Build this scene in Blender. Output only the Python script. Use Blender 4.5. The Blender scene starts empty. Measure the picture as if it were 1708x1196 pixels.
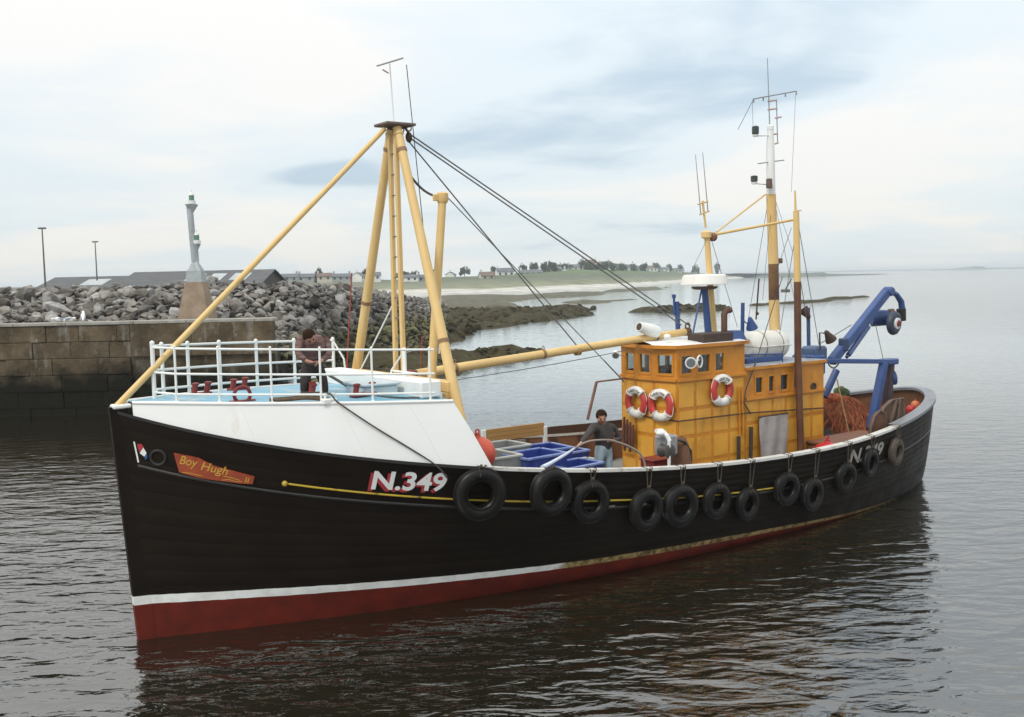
import bpy, bmesh, math, random
from mathutils import Vector, Matrix, Euler, noise
R = math.radians
random.seed(7)
scn = bpy.context.scene
COL = scn.collection

# ------------------------------------------------------------------ camera, sky, sun, exposure
cam_d = bpy.data.cameras.new('camera')
cam_d.sensor_width = 36.0
cam_d.lens = 36.0 * 1700.0 / 1708.0
cam_d.clip_start = 0.1
cam_d.clip_end = 40000
cam = bpy.data.objects.new('camera', cam_d)
COL.objects.link(cam)
cam.matrix_world = Matrix.Translation((0, 0, 5.8)) @ Matrix.Rotation(R(90) - math.atan(133 / 1700), 4, 'X') @ Matrix.Rotation(-R(1.3), 4, 'Z')
scn.camera = cam

SUN_EL, SUN_AZ = R(48), R(215)          # azimuth clockwise from +Y (behind the camera, to its left)
world = bpy.data.worlds.new('World')
scn.world = world
world.use_nodes = True
wt = world.node_tree
for n in list(wt.nodes):
    wt.nodes.remove(n)
def wn(t, **k):
    n = wt.nodes.new(t)
    for a, b in k.items():
        setattr(n, a, b)
    return n
wout = wn('ShaderNodeOutputWorld')
sky = wn('ShaderNodeTexSky', sky_type='NISHITA', sun_disc=False, sun_elevation=SUN_EL, sun_rotation=SUN_AZ, air_density=1.0, dust_density=2.0)
bg1 = wn('ShaderNodeBackground'); bg1.inputs[1].default_value = 0.11
wt.links.new(sky.outputs[0], bg1.inputs[0])
bg2 = wn('ShaderNodeBackground'); bg2.inputs[1].default_value = 1.0
tc = wn('ShaderNodeTexCoord')
sep = wn('ShaderNodeSeparateXYZ'); wt.links.new(tc.outputs['Generated'], sep.inputs[0])
def wmath(op, a, b=None, c=None):
    n = wn('ShaderNodeMath', operation=op)
    for i, v in enumerate((a, b, c)):
        if v is None: continue
        if isinstance(v, (int, float)): n.inputs[i].default_value = v
        else: wt.links.new(v, n.inputs[i])
    return n.outputs[0]
zc_ = wmath('ADD', wmath('MAXIMUM', sep.outputs[2], 0.0), 0.16)
cmb = wn('ShaderNodeCombineXYZ')
wt.links.new(wmath('DIVIDE', sep.outputs[0], zc_), cmb.inputs[0])
wt.links.new(wmath('MULTIPLY', wmath('DIVIDE', sep.outputs[1], zc_), 1.35), cmb.inputs[1])
cmb.inputs[2].default_value = 73.79
def wnoise(scale, detail, rough, dist=0.0):
    n = wn('ShaderNodeTexNoise')
    n.inputs['Scale'].default_value = scale; n.inputs['Detail'].default_value = detail
    n.inputs['Roughness'].default_value = rough; n.inputs['Distortion'].default_value = dist
    wt.links.new(cmb.outputs[0], n.inputs['Vector'])
    return n.outputs['Fac']
nz = wmath('ADD', wmath('MULTIPLY', wnoise(0.42, 4, 0.5, 0.5), 0.74), wmath('MULTIPLY', wnoise(1.5, 6, 0.55, 0.5), 0.26))
ramp = wn('ShaderNodeValToRGB')
ramp.color_ramp.interpolation = 'EASE'
e = ramp.color_ramp.elements
e[0].position = 0.36; e[0].color = (0.50, 0.61, 0.70, 1)
e[1].position = 0.60; e[1].color = (0.885, 0.87, 0.835, 1)
m_ = ramp.color_ramp.elements.new(0.46); m_.color = (0.745, 0.815, 0.85, 1)
wt.links.new(nz, ramp.inputs[0])
wt.links.new(ramp.outputs[0], bg2.inputs[0])
wt.links.new(wmath('MULTIPLY_ADD', wmath('MAXIMUM', sep.outputs[2], 0.0), 0.70, 0.93), bg2.inputs[1])   # overcast skies are brighter towards the zenith
wmix = wn('ShaderNodeMixShader')
wmix.inputs[0].default_value = 0.86
wt.links.new(bg1.outputs[0], wmix.inputs[1]); wt.links.new(bg2.outputs[0], wmix.inputs[2])
wt.links.new(wmix.outputs[0], wout.inputs[0])

sun_d = bpy.data.lights.new('sun', 'SUN')
sun_d.energy = 1.5; sun_d.angle = R(14); sun_d.color = (1.0, 0.95, 0.86)
sun = bpy.data.objects.new('sun', sun_d)
COL.objects.link(sun)
sd = Vector((math.sin(SUN_AZ) * math.cos(SUN_EL), math.cos(SUN_AZ) * math.cos(SUN_EL), math.sin(SUN_EL)))
sun.rotation_euler = sd.to_track_quat('Z', 'Y').to_euler()
scn.view_settings.view_transform = 'Standard'
scn.view_settings.look = 'None'
scn.view_settings.gamma = 1.0
scn.view_settings.exposure = 0.21
scn.view_settings.use_curve_mapping = False
try:
    scn.cycles.max_bounces = 8
    scn.cycles.volume_bounces = 1
except Exception:
    pass

# ------------------------------------------------------------------ materials
MATS = {}
def M(name, col, col2=None, scale=2.0, detail=6.0, rough=0.6, bump=0.0, bscale=None, metal=0.0, stretch=(1, 1, 1), lo=0.35, hi=0.65, spec=0.5, rough2=None, dirt=None, dirt_scale=1.0, dlo=0.55, dhi=0.72, coord='Object'):
    if name in MATS: return MATS[name]
    m = bpy.data.materials.new(name); m.use_nodes = True
    nt = m.node_tree; b = nt.nodes['Principled BSDF']
    b.inputs['Base Color'].default_value = (*col, 1)
    b.inputs['Roughness'].default_value = rough
    b.inputs['Metallic'].default_value = metal
    b.inputs['Specular IOR Level'].default_value = spec
    tcn = nt.nodes.new('ShaderNodeTexCoord'); mp = nt.nodes.new('ShaderNodeMapping')
    mp.inputs['Scale'].default_value = stretch
    nt.links.new(tcn.outputs[coord], mp.inputs[0])
    def nz(sc, det=detail, r=0.6):
        n = nt.nodes.new('ShaderNodeTexNoise')
        n.inputs['Scale'].default_value = sc; n.inputs['Detail'].default_value = det; n.inputs['Roughness'].default_value = r
        nt.links.new(mp.outputs[0], n.inputs['Vector'])
        return n.outputs['Fac']
    def mr(src, a, c):
        n = nt.nodes.new('ShaderNodeMapRange'); n.inputs[1].default_value = a; n.inputs[2].default_value = c
        nt.links.new(src, n.inputs[0]); return n.outputs[0]
    def mix(f, a, c):
        n = nt.nodes.new('ShaderNodeMix'); n.data_type = 'RGBA'
        nt.links.new(f, n.inputs[0])
        for i, v in ((6, a), (7, c)):
            if isinstance(v, tuple): n.inputs[i].default_value = (*v, 1)
            else: nt.links.new(v, n.inputs[i])
        return n.outputs[2]
    cur = None
    f = mr(nz(scale), lo, hi)
    if col2:
        cur = mix(f, col, col2)
    if dirt:
        cur = mix(mr(nz(dirt_scale, 8, 0.68), dlo, dhi), cur if cur else col, dirt)
    if cur: nt.links.new(cur, b.inputs['Base Color'])
    if rough2 is not None:
        n = nt.nodes.new('ShaderNodeMapRange'); n.inputs[3].default_value = rough; n.inputs[4].default_value = rough2
        nt.links.new(f, n.inputs[0]); nt.links.new(n.outputs[0], b.inputs['Roughness'])
    if bump:
        bn = nt.nodes.new('ShaderNodeBump'); bn.inputs['Strength'].default_value = 1.0; bn.inputs['Distance'].default_value = bump
        nt.links.new(nz(bscale or scale * 4), bn.inputs['Height']); nt.links.new(bn.outputs[0], b.inputs['Normal'])
    MATS[name] = m
    return m

# ------------------------------------------------------------------ geometry collector
class G:
    def __init__(s): s.v = []; s.f = []
    def add(s, vs, fs):
        o = len(s.v); s.v += [Vector(p) for p in vs]; s.f += [tuple(i + o for i in f) for f in fs]; return s
    def tube(s, pts, r, n=8, caps=True, r2=None):
        pts = [Vector(p) for p in pts]
        k = len(pts)
        rs = r if isinstance(r, (list, tuple)) else [r + ((r2 if r2 is not None else r) - r) * i / max(1, k - 1) for i in range(k)]
        vs = []; fs = []; up = None
        for i, p in enumerate(pts):
            d = (pts[min(i + 1, k - 1)] - pts[max(i - 1, 0)])
            if d.length < 1e-9: d = Vector((0, 0, 1))
            d.normalize()
            if up is None: up = d.orthogonal().normalized()
            up = (up - d * up.dot(d))
            if up.length < 1e-6: up = d.orthogonal()
            up.normalize(); w = d.cross(up)
            for j in range(n):
                a = 2 * math.pi * j / n
                vs.append(p + (up * math.cos(a) + w * math.sin(a)) * rs[i])
        for i in range(k - 1):
            for j in range(n):
                a, b = i * n + j, i * n + (j + 1) % n
                fs.append((a, b, b + n, a + n))
        if caps:
            fs.append(tuple(range(n))[::-1]); fs.append(tuple(range((k - 1) * n, k * n)))
        return s.add(vs, fs)
    def box(s, c, size, m=None, bev=0.0):
        bm = bmesh.new(); bmesh.ops.create_cube(bm, size=1.0)
        bmesh.ops.scale(bm, vec=Vector(size), verts=bm.verts)
        if bev: bmesh.ops.bevel(bm, geom=list(bm.edges), offset=bev, segments=1, profile=0.5, affect='EDGES')
        bm.verts.ensure_lookup_table()
        mm = Matrix.Translation(Vector(c)) @ (m.to_4x4() if m else Matrix())
        vs = [mm @ v.co for v in bm.verts]; fs = [tuple(v.index for v in f.verts) for f in bm.faces]
        bm.free(); return s.add(vs, fs)
    def bar(s, a, b, w, h, up=(0, 0, 1), bev=0.0):
        a, b = Vector(a), Vector(b); d = b - a; x = d.normalized(); u = Vector(up)
        y = u.cross(x)
        if y.length < 1e-6: y = Vector((1, 0, 0)).cross(x)
        y.normalize(); z = x.cross(y)
        return s.box((a + b) / 2, (d.length, w, h), Matrix((x, y, z)).transposed(), bev)
    def lathe(s, prof, c=(0, 0, 0), axis=(0, 0, 1), n=16):
        ax = Vector(axis).normalized(); u = ax.orthogonal().normalized(); w = ax.cross(u); c = Vector(c)
        vs = []; fs = []
        for r, h in prof:
            for j in range(n):
                a = 2 * math.pi * j / n
                vs.append(c + ax * h + (u * math.cos(a) + w * math.sin(a)) * max(r, 1e-4))
        for i in range(len(prof) - 1):
            for j in range(n):
                a, b = i * n + j, i * n + (j + 1) % n
                fs.append((a, b, b + n, a + n))
        if prof[0][0] > 0.001: fs.append(tuple(range(n))[::-1])
        k = len(prof) - 1
        if prof[-1][0] > 0.001: fs.append(tuple(range(k * n, k * n + n)))
        return s.add(vs, fs)
    def torus(s, c, axis, Rr, r, n=28, k=12, a0=0.0, a1=None, squash=1.0, ref=None, wob=0.0):
        ax = Vector(axis).normalized(); u = (Vector(ref) if ref else ax.orthogonal()); u = (u - ax * u.dot(ax)).normalized(); w = ax.cross(u); c = Vector(c)
        full = a1 is None
        if full: a1 = a0 + 2 * math.pi
        m = n if full else n + 1
        vs = []; fs = []
        for i in range(m):
            a = a0 + (a1 - a0) * i / n
            d = u * math.cos(a) + w * math.sin(a)
            for j in range(k):
                b = 2 * math.pi * j / k
                rr = r * (1 + wob * math.sin(5 * a + 2 * b))
                vs.append(c + d * (Rr + rr * math.cos(b)) + ax * rr * squash * math.sin(b))
        for i in range(n):
            for j in range(k):
                a_ = i * k + j; b_ = i * k + (j + 1) % k; i2 = ((i + 1) % m) * k
                fs.append((a_, b_, i2 + (j + 1) % k, i2 + j))
        if not full:
            fs.append(tuple(range(k))[::-1]); fs.append(tuple(range(n * k, n * k + k)))
        return s.add(vs, fs)
    def grid(s, rows, close=False):
        nr, nc = len(rows), len(rows[0]); vs = [p for r in rows for p in r]; fs = []
        for i in range(nr - 1):
            for j in range(nc - (0 if close else 1)):
                fs.append((i * nc + j, i * nc + (j + 1) % nc, (i + 1) * nc + (j + 1) % nc, (i + 1) * nc + j))
        return s.add(vs, fs)
    def prism(s, poly, d):
        n = len(poly); d = Vector(d); p = [Vector(q) for q in poly]
        return s.add(p + [q + d for q in p], [tuple(range(n))[::-1], tuple(range(n, 2 * n))] + [(i, (i + 1) % n, n + (i + 1) % n, n + i) for i in range(n)])
    def ball(s, c, rad, sub=2, sc=(1, 1, 1), m=None):
        bm = bmesh.new(); bmesh.ops.create_icosphere(bm, subdivisions=sub, radius=rad)
        mm = m.to_3x3() if m else Matrix.Identity(3)
        vs = [Vector(c) + mm @ Vector((v.co.x * sc[0], v.co.y * sc[1], v.co.z * sc[2])) for v in bm.verts]
        fs = [tuple(v.index for v in f.verts) for f in bm.faces]; bm.free()
        return s.add(vs, fs)
    def build(s, name, mat, parent=None, origin=(0, 0, 0), smooth=35, fixn=True):
        me = bpy.data.meshes.new(name); o_ = Vector(origin)
        me.from_pydata([v - o_ for v in s.v], [], s.f)
        if fixn:
            bm = bmesh.new(); bm.from_mesh(me); bmesh.ops.recalc_face_normals(bm, faces=bm.faces); bm.to_mesh(me); bm.free()
        me.validate(); me.update()
        if smooth:
            for p in me.polygons: p.use_smooth = True
            me.set_sharp_from_angle(angle=R(smooth))
        if mat: me.materials.append(mat)
        o = bpy.data.objects.new(name, me); COL.objects.link(o)
        if parent: o.parent = parent
        return o

def tag(o, label=None, cat=None, group=None, kind=None):
    if label: o['label'] = label
    if cat: o['category'] = cat
    if group: o['group'] = group
    if kind: o['kind'] = kind
    return o
def empty(name, mw, label, cat, group=None):
    o = bpy.data.objects.new(name, None); o.empty_display_size = 0.3; COL.objects.link(o)
    o.matrix_world = mw if isinstance(mw, Matrix) else Matrix.Translation(mw)
    return tag(o, label, cat, group)
def struct(o): o['kind'] = 'structure'; return o

# ------------------------------------------------------------------ boat frame (s aft of stem, t to port, z up) -> boat-local (s, -t, z)
BOW = Vector((-6.2403, 16.4510, 0.0)); HEAD = R(35.5)
MB = Matrix.Translation(BOW) @ Matrix.Rotation(HEAD, 4, 'Z')
def L(s, t=None, z=None):
    if t is None: s, t, z = s
    return Vector((s, -t, z))
def onboat(p): return MB @ Matrix.Translation(L(p))     # placement of a loose thing standing on the boat
ZP = (2.0951979527534641e-07, -1.59533956544828e-05, 0.00045767895421226616, -0.006198940441324631, 0.049639465177920776, -0.36864492245797253, 3.6956828504330135)
def zr(s):
    r = 0.0
    for c in ZP: r = r * s + c
    return r
S0, LEN, LW = -0.26, 22.0, 21.7
def plan(x, sb, p, se, n):
    x = min(max(x, 0.0), 1.0)
    if x < sb: return 1 - abs(1 - x / sb) ** p
    if x > se: return (1 - ((x - se) / (1 - se)) ** n) ** (1 / n) if x < 1 else 0.0
    return 1.0
def hullp(x, v):
    vp = max(v, 0.0)
    ss = -0.26 * v; se = LW + (LEN - LW) * vp ** 0.6
    s = ss + x * (se - ss)
    g = 1.25 - 0.6 * min(x / 0.35, 1.0)
    w = 2.28 * plan(x, .5, 1.9, .66, 1.75); b = 2.75 * plan(x, .36, 2.4, .66, 1.75)
    t = w + (b - w) * vp ** g
    if v < 0: t = w * (1 + v * 1.2)
    return Vector((s, t, v * zr(S0 + x * (LEN - S0))))
def hull_sz(s, z, off=0.0):
    "point on the port hull skin at length s and height z, pushed outwards by off; also the outward normal (s,t,z)"
    x = (s + .26) / 22.26; v = 0.5
    for _ in range(12):
        v = z / zr(S0 + x * (LEN - S0))
        ss = -0.26 * v; se = LW + (LEN - LW) * max(v, 0) ** 0.6
        x = min(max((s - ss) / (se - ss), 0.0005), 0.9995)
    p = hullp(x, v); a = hullp(min(x + .004, .9999), v) - hullp(max(x - .004, 0), v); c = hullp(x, v + .01) - hullp(x, v - .01)
    n = a.cross(c); n.normalize()
    if n.y < 0: n = -n
    return p + n * off, n
def brail(s): return 2.75 * plan((s - S0) / (LEN - S0), .36, 2.4, .66, 1.75)

# ================================================================== THE SETTING
def water_material():
    m = bpy.data.materials.new('sea_water'); m.use_nodes = True
    nt = m.node_tree; b = nt.nodes['Principled BSDF']
    b.inputs['Base Color'].default_value = (0.013, 0.011, 0.006, 1)
    b.inputs['Roughness'].default_value = 0.05
    b.inputs['IOR'].default_value = 2.5
    tcn = nt.nodes.new('ShaderNodeTexCoord')
    def nz(scale, st, rot, det, rough=.5, dist=0.0):
        mp = nt.nodes.new('ShaderNodeMapping'); mp.inputs['Scale'].default_value = st; mp.inputs['Rotation'].default_value = (0, 0, rot)
        nt.links.new(tcn.outputs['Object'], mp.inputs[0])
        n = nt.nodes.new('ShaderNodeTexNoise'); n.inputs['Scale'].default_value = scale; n.inputs['Detail'].default_value = det
        n.inputs['Roughness'].default_value = rough; n.inputs['Distortion'].default_value = dist
        nt.links.new(mp.outputs[0], n.inputs['Vector']); return n.outputs['Fac']
    def ma(op, a, c):
        n = nt.nodes.new('ShaderNodeMath'); n.operation = op
        for i, v in enumerate((a, c)):
            if isinstance(v, (int, float)): n.inputs[i].default_value = v
            else: nt.links.new(v, n.inputs[i])
        return n.outputs[0]
    h = ma('ADD', ma('MULTIPLY', nz(1.5, (0.62, 1.35, 1), R(10), 2, .45, .5), 0.092), ma('MULTIPLY', nz(4.2, (0.7, 1.3, 1), R(-16), 3, .5, .6), 0.023))
    h = ma('ADD', h, ma('MULTIPLY', nz(0.2, (1, 1.6, 1), R(24), 2), 0.10))
    bp = nt.nodes.new('ShaderNodeBump'); bp.inputs['Strength'].default_value = 1.0; bp.inputs['Distance'].default_value = 1.0
    sp = nt.nodes.new('ShaderNodeSeparateXYZ'); nt.links.new(tcn.outputs['Object'], sp.inputs[0])
    sh_ = nt.nodes.new('ShaderNodeMapRange'); sh_.inputs[1].default_value = 0; sh_.inputs[2].default_value = 1; sh_.inputs[3].default_value = 1.0; sh_.inputs[4].default_value = .22    # the bay is sheltered, its water calmer
    def stp(v, lo, hi):
        n = nt.nodes.new('ShaderNodeMapRange'); n.interpolation_type = 'SMOOTHSTEP'; n.inputs[1].default_value = lo; n.inputs[2].default_value = hi; nt.links.new(v, n.inputs[0]); return n.outputs[0]
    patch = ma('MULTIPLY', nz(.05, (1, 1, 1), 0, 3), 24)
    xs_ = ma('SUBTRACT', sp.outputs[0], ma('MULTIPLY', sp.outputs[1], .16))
    nt.links.new(ma('MULTIPLY', stp(ma('ADD', sp.outputs[1], patch), 26, 62), ma('SUBTRACT', 1.0, ma('MULTIPLY', stp(ma('ADD', xs_, patch), 14, 30), .62))), sh_.inputs[0])
    h = ma('MULTIPLY', h, sh_.outputs[0])
    cm = nt.nodes.new('ShaderNodeMix'); cm.data_type = 'RGBA'; cm.inputs[6].default_value = (0.013, 0.011, 0.006, 1); cm.inputs[7].default_value = (.40, .45, .45, 1)      # paler base colour painted over the bay to brighten its reflected sky
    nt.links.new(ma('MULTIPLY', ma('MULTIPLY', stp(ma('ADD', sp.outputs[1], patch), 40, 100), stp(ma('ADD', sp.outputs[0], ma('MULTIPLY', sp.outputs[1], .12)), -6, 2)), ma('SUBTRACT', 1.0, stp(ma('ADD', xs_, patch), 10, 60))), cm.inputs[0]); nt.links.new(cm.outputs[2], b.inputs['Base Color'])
    nt.links.new(h, bp.inputs['Height']); nt.links.new(bp.outputs[0], b.inputs['Normal'])
    return m
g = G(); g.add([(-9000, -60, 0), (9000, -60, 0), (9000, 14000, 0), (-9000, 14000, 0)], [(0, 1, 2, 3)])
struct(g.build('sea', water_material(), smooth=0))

def fbm(x, y, z=0.0, o=4):
    return noise.fractal(Vector((x, y, z)), 1.0, 2.1, o, noise_basis='PERLIN_ORIGINAL')

# --- far shore: beach, grass slope and ridge lofted from measured shoreline and skyline
LAND_COLS = [((-75.872, 443.277, 0.000), 466), ((-51.998, 418.625, 0.000), 467), ((-35.945, 403.911, 0.000), 465), ((-26.556, 405.437, 0.000), 462), ((-12.340, 407.748, 0.000), 459), ((-0.371, 413.977, 0.000), 456), ((12.505, 439.038, 0.000), 450.5), ((26.412, 456.554, 0.000), 447), ((42.497, 487.219, 0.000), 447.5), ((64.289, 551.367, 0.000), 449), ((99.032, 678.418, 0.000), 451), ((139.773, 824.771, 0.000), 453), ((192.687, 998.609, 0.000), 456), ((251.319, 1177.133, 0.000), 458.5), ((290.401, 1272.724, 0.000), 461)]
RIDGE = [(-105.753, 620.000, 7.842), (-75.462, 610.000, 6.806), (-53.108, 600.000, 6.838), (-39.012, 600.000, 7.572), (-17.885, 600.000, 8.146), (-0.287, 620.000, 8.900), (19.075, 660.000, 10.589), (40.179, 690.000, 11.357), (63.897, 730.000, 11.196), (93.458, 800.000, 10.482), (131.509, 900.000, 9.683), (178.039, 1050.000, 8.546), (241.256, 1250.000, 6.580), (298.934, 1400.000, 4.387), (342.275, 1500.000, 2.035)]
def lerpcol(arr, u):
    u = min(max(u, 0), len(arr) - 1.001); i = int(u); f = u - i
    return Vector(arr[i]) * (1 - f) + Vector(arr[i + 1]) * f
def land_point(u, k):
    "k 0 shoreline .. 1 ridge .. 2 behind"
    a = lerpcol([c[0] for c in LAND_COLS], u); r = lerpcol(RIDGE, u)
    if k <= 1:
        p = a.lerp(r, k)
        hz = 0.16 * min(k / .18, 1) + 0.84 * (max(0, k - .18) / .82) ** 0.8
        p.z = -0.15 + (r.z + .15) * hz
    else:
        p = r + (r - a) * (k - 1) * .8; p.z = r.z * (1 - (k - 1) * .9)
    return p
rows = []
for i in range(46):
    k = i / 30.0
    row = []
    for j in range(150):
        p = land_point(j / 149 * (len(LAND_COLS) - 1), k)
        if 0.02 < k: p.z += fbm(p.x * .03, p.y * .03) * .7 * min(1, k * 3)
        row.append(p)
    rows.append(row)
g = G(); g.grid(rows)
def land_material():
    m = bpy.data.materials.new('shore_land'); m.use_nodes = True
    nt = m.node_tree; b = nt.nodes['Principled BSDF']; b.inputs['Roughness'].default_value = .9
    geo = nt.nodes.new('ShaderNodeNewGeometry'); sp = nt.nodes.new('ShaderNodeSeparateXYZ'); nt.links.new(geo.outputs['Position'], sp.inputs[0])
    n = nt.nodes.new('ShaderNodeTexNoise'); n.inputs['Scale'].default_value = .035; n.inputs['Detail'].default_value = 8; nt.links.new(geo.outputs['Position'], n.inputs['Vector'])
    ad = nt.nodes.new('ShaderNodeMath'); ad.operation = 'MULTIPLY_ADD'; ad.inputs[1].default_value = 1.6; nt.links.new(n.outputs['Fac'], ad.inputs[0]); nt.links.new(sp.outputs[2], ad.inputs[2])
    r = nt.nodes.new('ShaderNodeValToRGB'); mr = nt.nodes.new('ShaderNodeMapRange'); mr.inputs[1].default_value = 0; mr.inputs[2].default_value = 10
    nt.links.new(ad.outputs[0], mr.inputs[0]); nt.links.new(mr.outputs[0], r.inputs[0])
    el = r.color_ramp.elements
    el[0].position = .0; el[0].color = (.34, .33, .30, 1)
    el[1].position = 1; el[1].color = (.09, .14, .05, 1)
    for p, c in ((.17, (.52, .50, .45, 1)), (.255, (.50, .48, .42, 1)), (.285, (.215, .215, .13, 1)), (.48, (.155, .165, .095, 1)), (.7, (.095, .105, .06, 1))):  # grass tones painted paler, standing in for distance haze
        q = el.new(p); q.color = c
    n2 = nt.nodes.new('ShaderNodeTexNoise'); n2.inputs['Scale'].default_value = .12; n2.inputs['Detail'].default_value = 6; nt.links.new(geo.outputs['Position'], n2.inputs['Vector'])
    mx = nt.nodes.new('ShaderNodeMix'); mx.data_type = 'RGBA'; mx.blend_type = 'MULTIPLY'; mx.inputs[0].default_value = .6
    mr2 = nt.nodes.new('ShaderNodeMapRange'); mr2.inputs[1].default_value = .35; mr2.inputs[2].default_value = .65; mr2.inputs[3].default_value = .55; mr2.inputs[4].default_value = 1.25
    nt.links.new(n2.outputs['Fac'], mr2.inputs[0]); nt.links.new(r.outputs[0], mx.inputs[6]); nt.links.new(mr2.outputs[0], mx.inputs[7])
    nt.links.new(mx.outputs[2], b.inputs['Base Color'])
    return m
struct(g.build('shore_land', land_material(), smooth=60))

# --- tidal reefs: lumpy weed-covered strips, each from its measured outline on the water
weed_m = M('weed_rock', (.036, .025, .015), (.058, .054, .022), scale=.9, bump=.08, bscale=5, rough=.9, spec=.12, dirt=(.19, .17, .13), dirt_scale=1.7, dlo=.58, dhi=.75, coord='Object')
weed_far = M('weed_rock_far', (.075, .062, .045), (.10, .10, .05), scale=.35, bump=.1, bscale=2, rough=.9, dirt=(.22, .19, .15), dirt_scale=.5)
def inpoly(x, y, P):
    c = False; j = len(P) - 1
    for i in range(len(P)):
        if (P[i][1] > y) != (P[j][1] > y) and x < (P[j][0] - P[i][0]) * (y - P[i][1]) / (P[j][1] - P[i][1]) + P[i][0]: c = not c
        j = i
    return c
def edged(x, y, P):
    d = 1e9
    for i in range(len(P)):
        a = P[i]; b = P[(i + 1) % len(P)]; dx, dy = b[0] - a[0], b[1] - a[1]; l2 = dx * dx + dy * dy + 1e-9
        t = min(1, max(0, ((x - a[0]) * dx + (y - a[1]) * dy) / l2)); d = min(d, math.hypot(x - a[0] - t * dx, y - a[1] - t * dy))
    return d
def reef(name, P, hgt, cell, mat, rough=1.0, slope=.25, wob=1.0):
    xs = [p[0] for p in P]; ys = [p[1] for p in P]; m = cell * 4
    x0, x1, y0, y1 = min(xs) - m, max(xs) + m, min(ys) - m, max(ys) + m
    cx = cell; cy = cell * 1.6
    nx = min(240, int((x1 - x0) / cx) + 2); ny = min(150, int((y1 - y0) / cy) + 2)
    H = {}; vs = []; idx = {}
    for j in range(ny):
        for i in range(nx):
            x = x0 + (x1 - x0) * i / (nx - 1); y = y0 + (y1 - y0) * j / (ny - 1)
            d = edged(x, y, P); d = d if inpoly(x, y, P) else -d
            d += fbm(x / cell * .13, y / cell * .13, 3) * cell * 3.2 * wob
            h = min(max(d, -3 * cell) * slope, hgt)
            h = h * (1 + .5 * fbm(x / cell * .1 + 9, y / cell * .1)) + rough * (abs(fbm(x / cell * .33, y / cell * .25, 7)) * .9 - .25) * min(1, max(0, .3 + d / cell * .3))
            H[i, j] = h
    g = G(); fs = []
    for j in range(ny - 1):
        for i in range(nx - 1):
            q = [(i, j), (i + 1, j), (i + 1, j + 1), (i, j + 1)]
            if max(H[c] for c in q) < -.25: continue
            f = []
            for c in q:
                if c not in idx:
                    idx[c] = len(vs); vs.append((x0 + (x1 - x0) * c[0] / (nx - 1), y0 + (y1 - y0) * c[1] / (ny - 1), max(H[c], -.4)))
                f.append(idx[c])
            fs.append(tuple(f))
    g.add(vs, fs)
    return struct(g.build(name, mat, smooth=25, fixn=False))
reef('tidal_rock_band', [(-27.996, 314.165, 0.000), (-13.523, 321.145, 0.000), (9.049, 318.835, 0.000), (32.789, 376.164, 0.000), (62.858, 468.428, 0.000), (85.035, 510.746, 0.000), (65.405, 448.206, 0.000), (38.421, 366.677, 0.000), (19.132, 300.791, 0.000), (8.002, 282.426, 0.000), (-1.805, 259.196, 0.000), (-10.370, 245.437, 0.000), (-22.359, 250.508, 0.000)], .9, 4.0, weed_far, .8)
reef('rock_reef', [(-24.183, 271.113, 0.000), (-13.746, 254.627, -0.000), (-1.629, 231.843, 0.000), (4.136, 207.310, 0.000), (3.238, 197.512, 0.000), (-1.368, 191.417, 0.000), (-8.024, 189.078, 0.000), (-16.547, 184.884, 0.000)], .8, 2.0, weed_far, .7)
reef('rock_reef', [(-17.184, 192.076, 0.000), (-7.596, 178.806, 0.000), (0.828, 181.050, 0.000), (9.466, 183.352, 0.000), (16.127, 185.551, 0.000), (12.254, 169.809, 0.000), (13.161, 159.108, 0.000), (8.729, 144.775, 0.000), (2.101, 130.759, 0.000), (-1.286, 122.655, 0.000), (-3.551, 113.854, 0.000), (-4.727, 102.650, 0.000), (-5.981, 89.389, 0.000), (-8.401, 87.117, 0.000), (-12.398, 109.032, 0.000)], .8, 1.1, weed_m, .8)
reef('rock_reef', [(10.752, 234.358, 0.000), (18.891, 241.527, -0.000), (27.804, 248.862, 0.000), (22.588, 228.706, 0.000), (13.988, 220.351, 0.000)], .5, 1.6, weed_far, .5)
reef('rock_reef', [(19.731, 163.119, 0.000), (23.444, 171.293, 0.000), (28.716, 175.804, 0.000), (35.897, 175.528, 0.000), (36.486, 166.448, 0.000), (30.543, 158.485, 0.000), (23.483, 154.971, 0.000)], .7, 1.3, weed_m, .6)
reef('rock_reef', [(43.491, 186.858, 0.000), (49.556, 192.492, 0.000), (48.148, 187.024, 0.000), (43.933, 182.312, 0.000)], .3, 1.2, weed_m, .3)
reef('rock_reef', [(51.232, 193.264, 0.000), (58.018, 204.355, 0.000), (64.603, 205.814, 0.000), (56.500, 193.013, 0.000), (50.392, 187.187, 0.000)], .35, 1.2, weed_m, .35)
reef('rock_reef', [(67.782, 214.338, 0.000), (78.973, 232.448, 0.000), (85.630, 235.731, 0.000), (75.498, 218.438, 0.000), (67.704, 208.282, 0.000)], .45, 1.4, weed_m, .4)
reef('rock_reef', [(-15.228, 82.300, 0.000), (-12.381, 82.743, 0.000), (-7.023, 77.349, 0.000), (-4.305, 77.740, 0.000), (-1.113, 79.255, 0.000), (1.694, 79.344, 0.000), (3.468, 77.215, 0.000), (1.104, 72.175, 0.000), (-2.167, 67.600, 0.000), (-5.255, 57.392, 0.000), (-9.124, 52.226, 0.000)], .75, .7, weed_m, .7)

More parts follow.
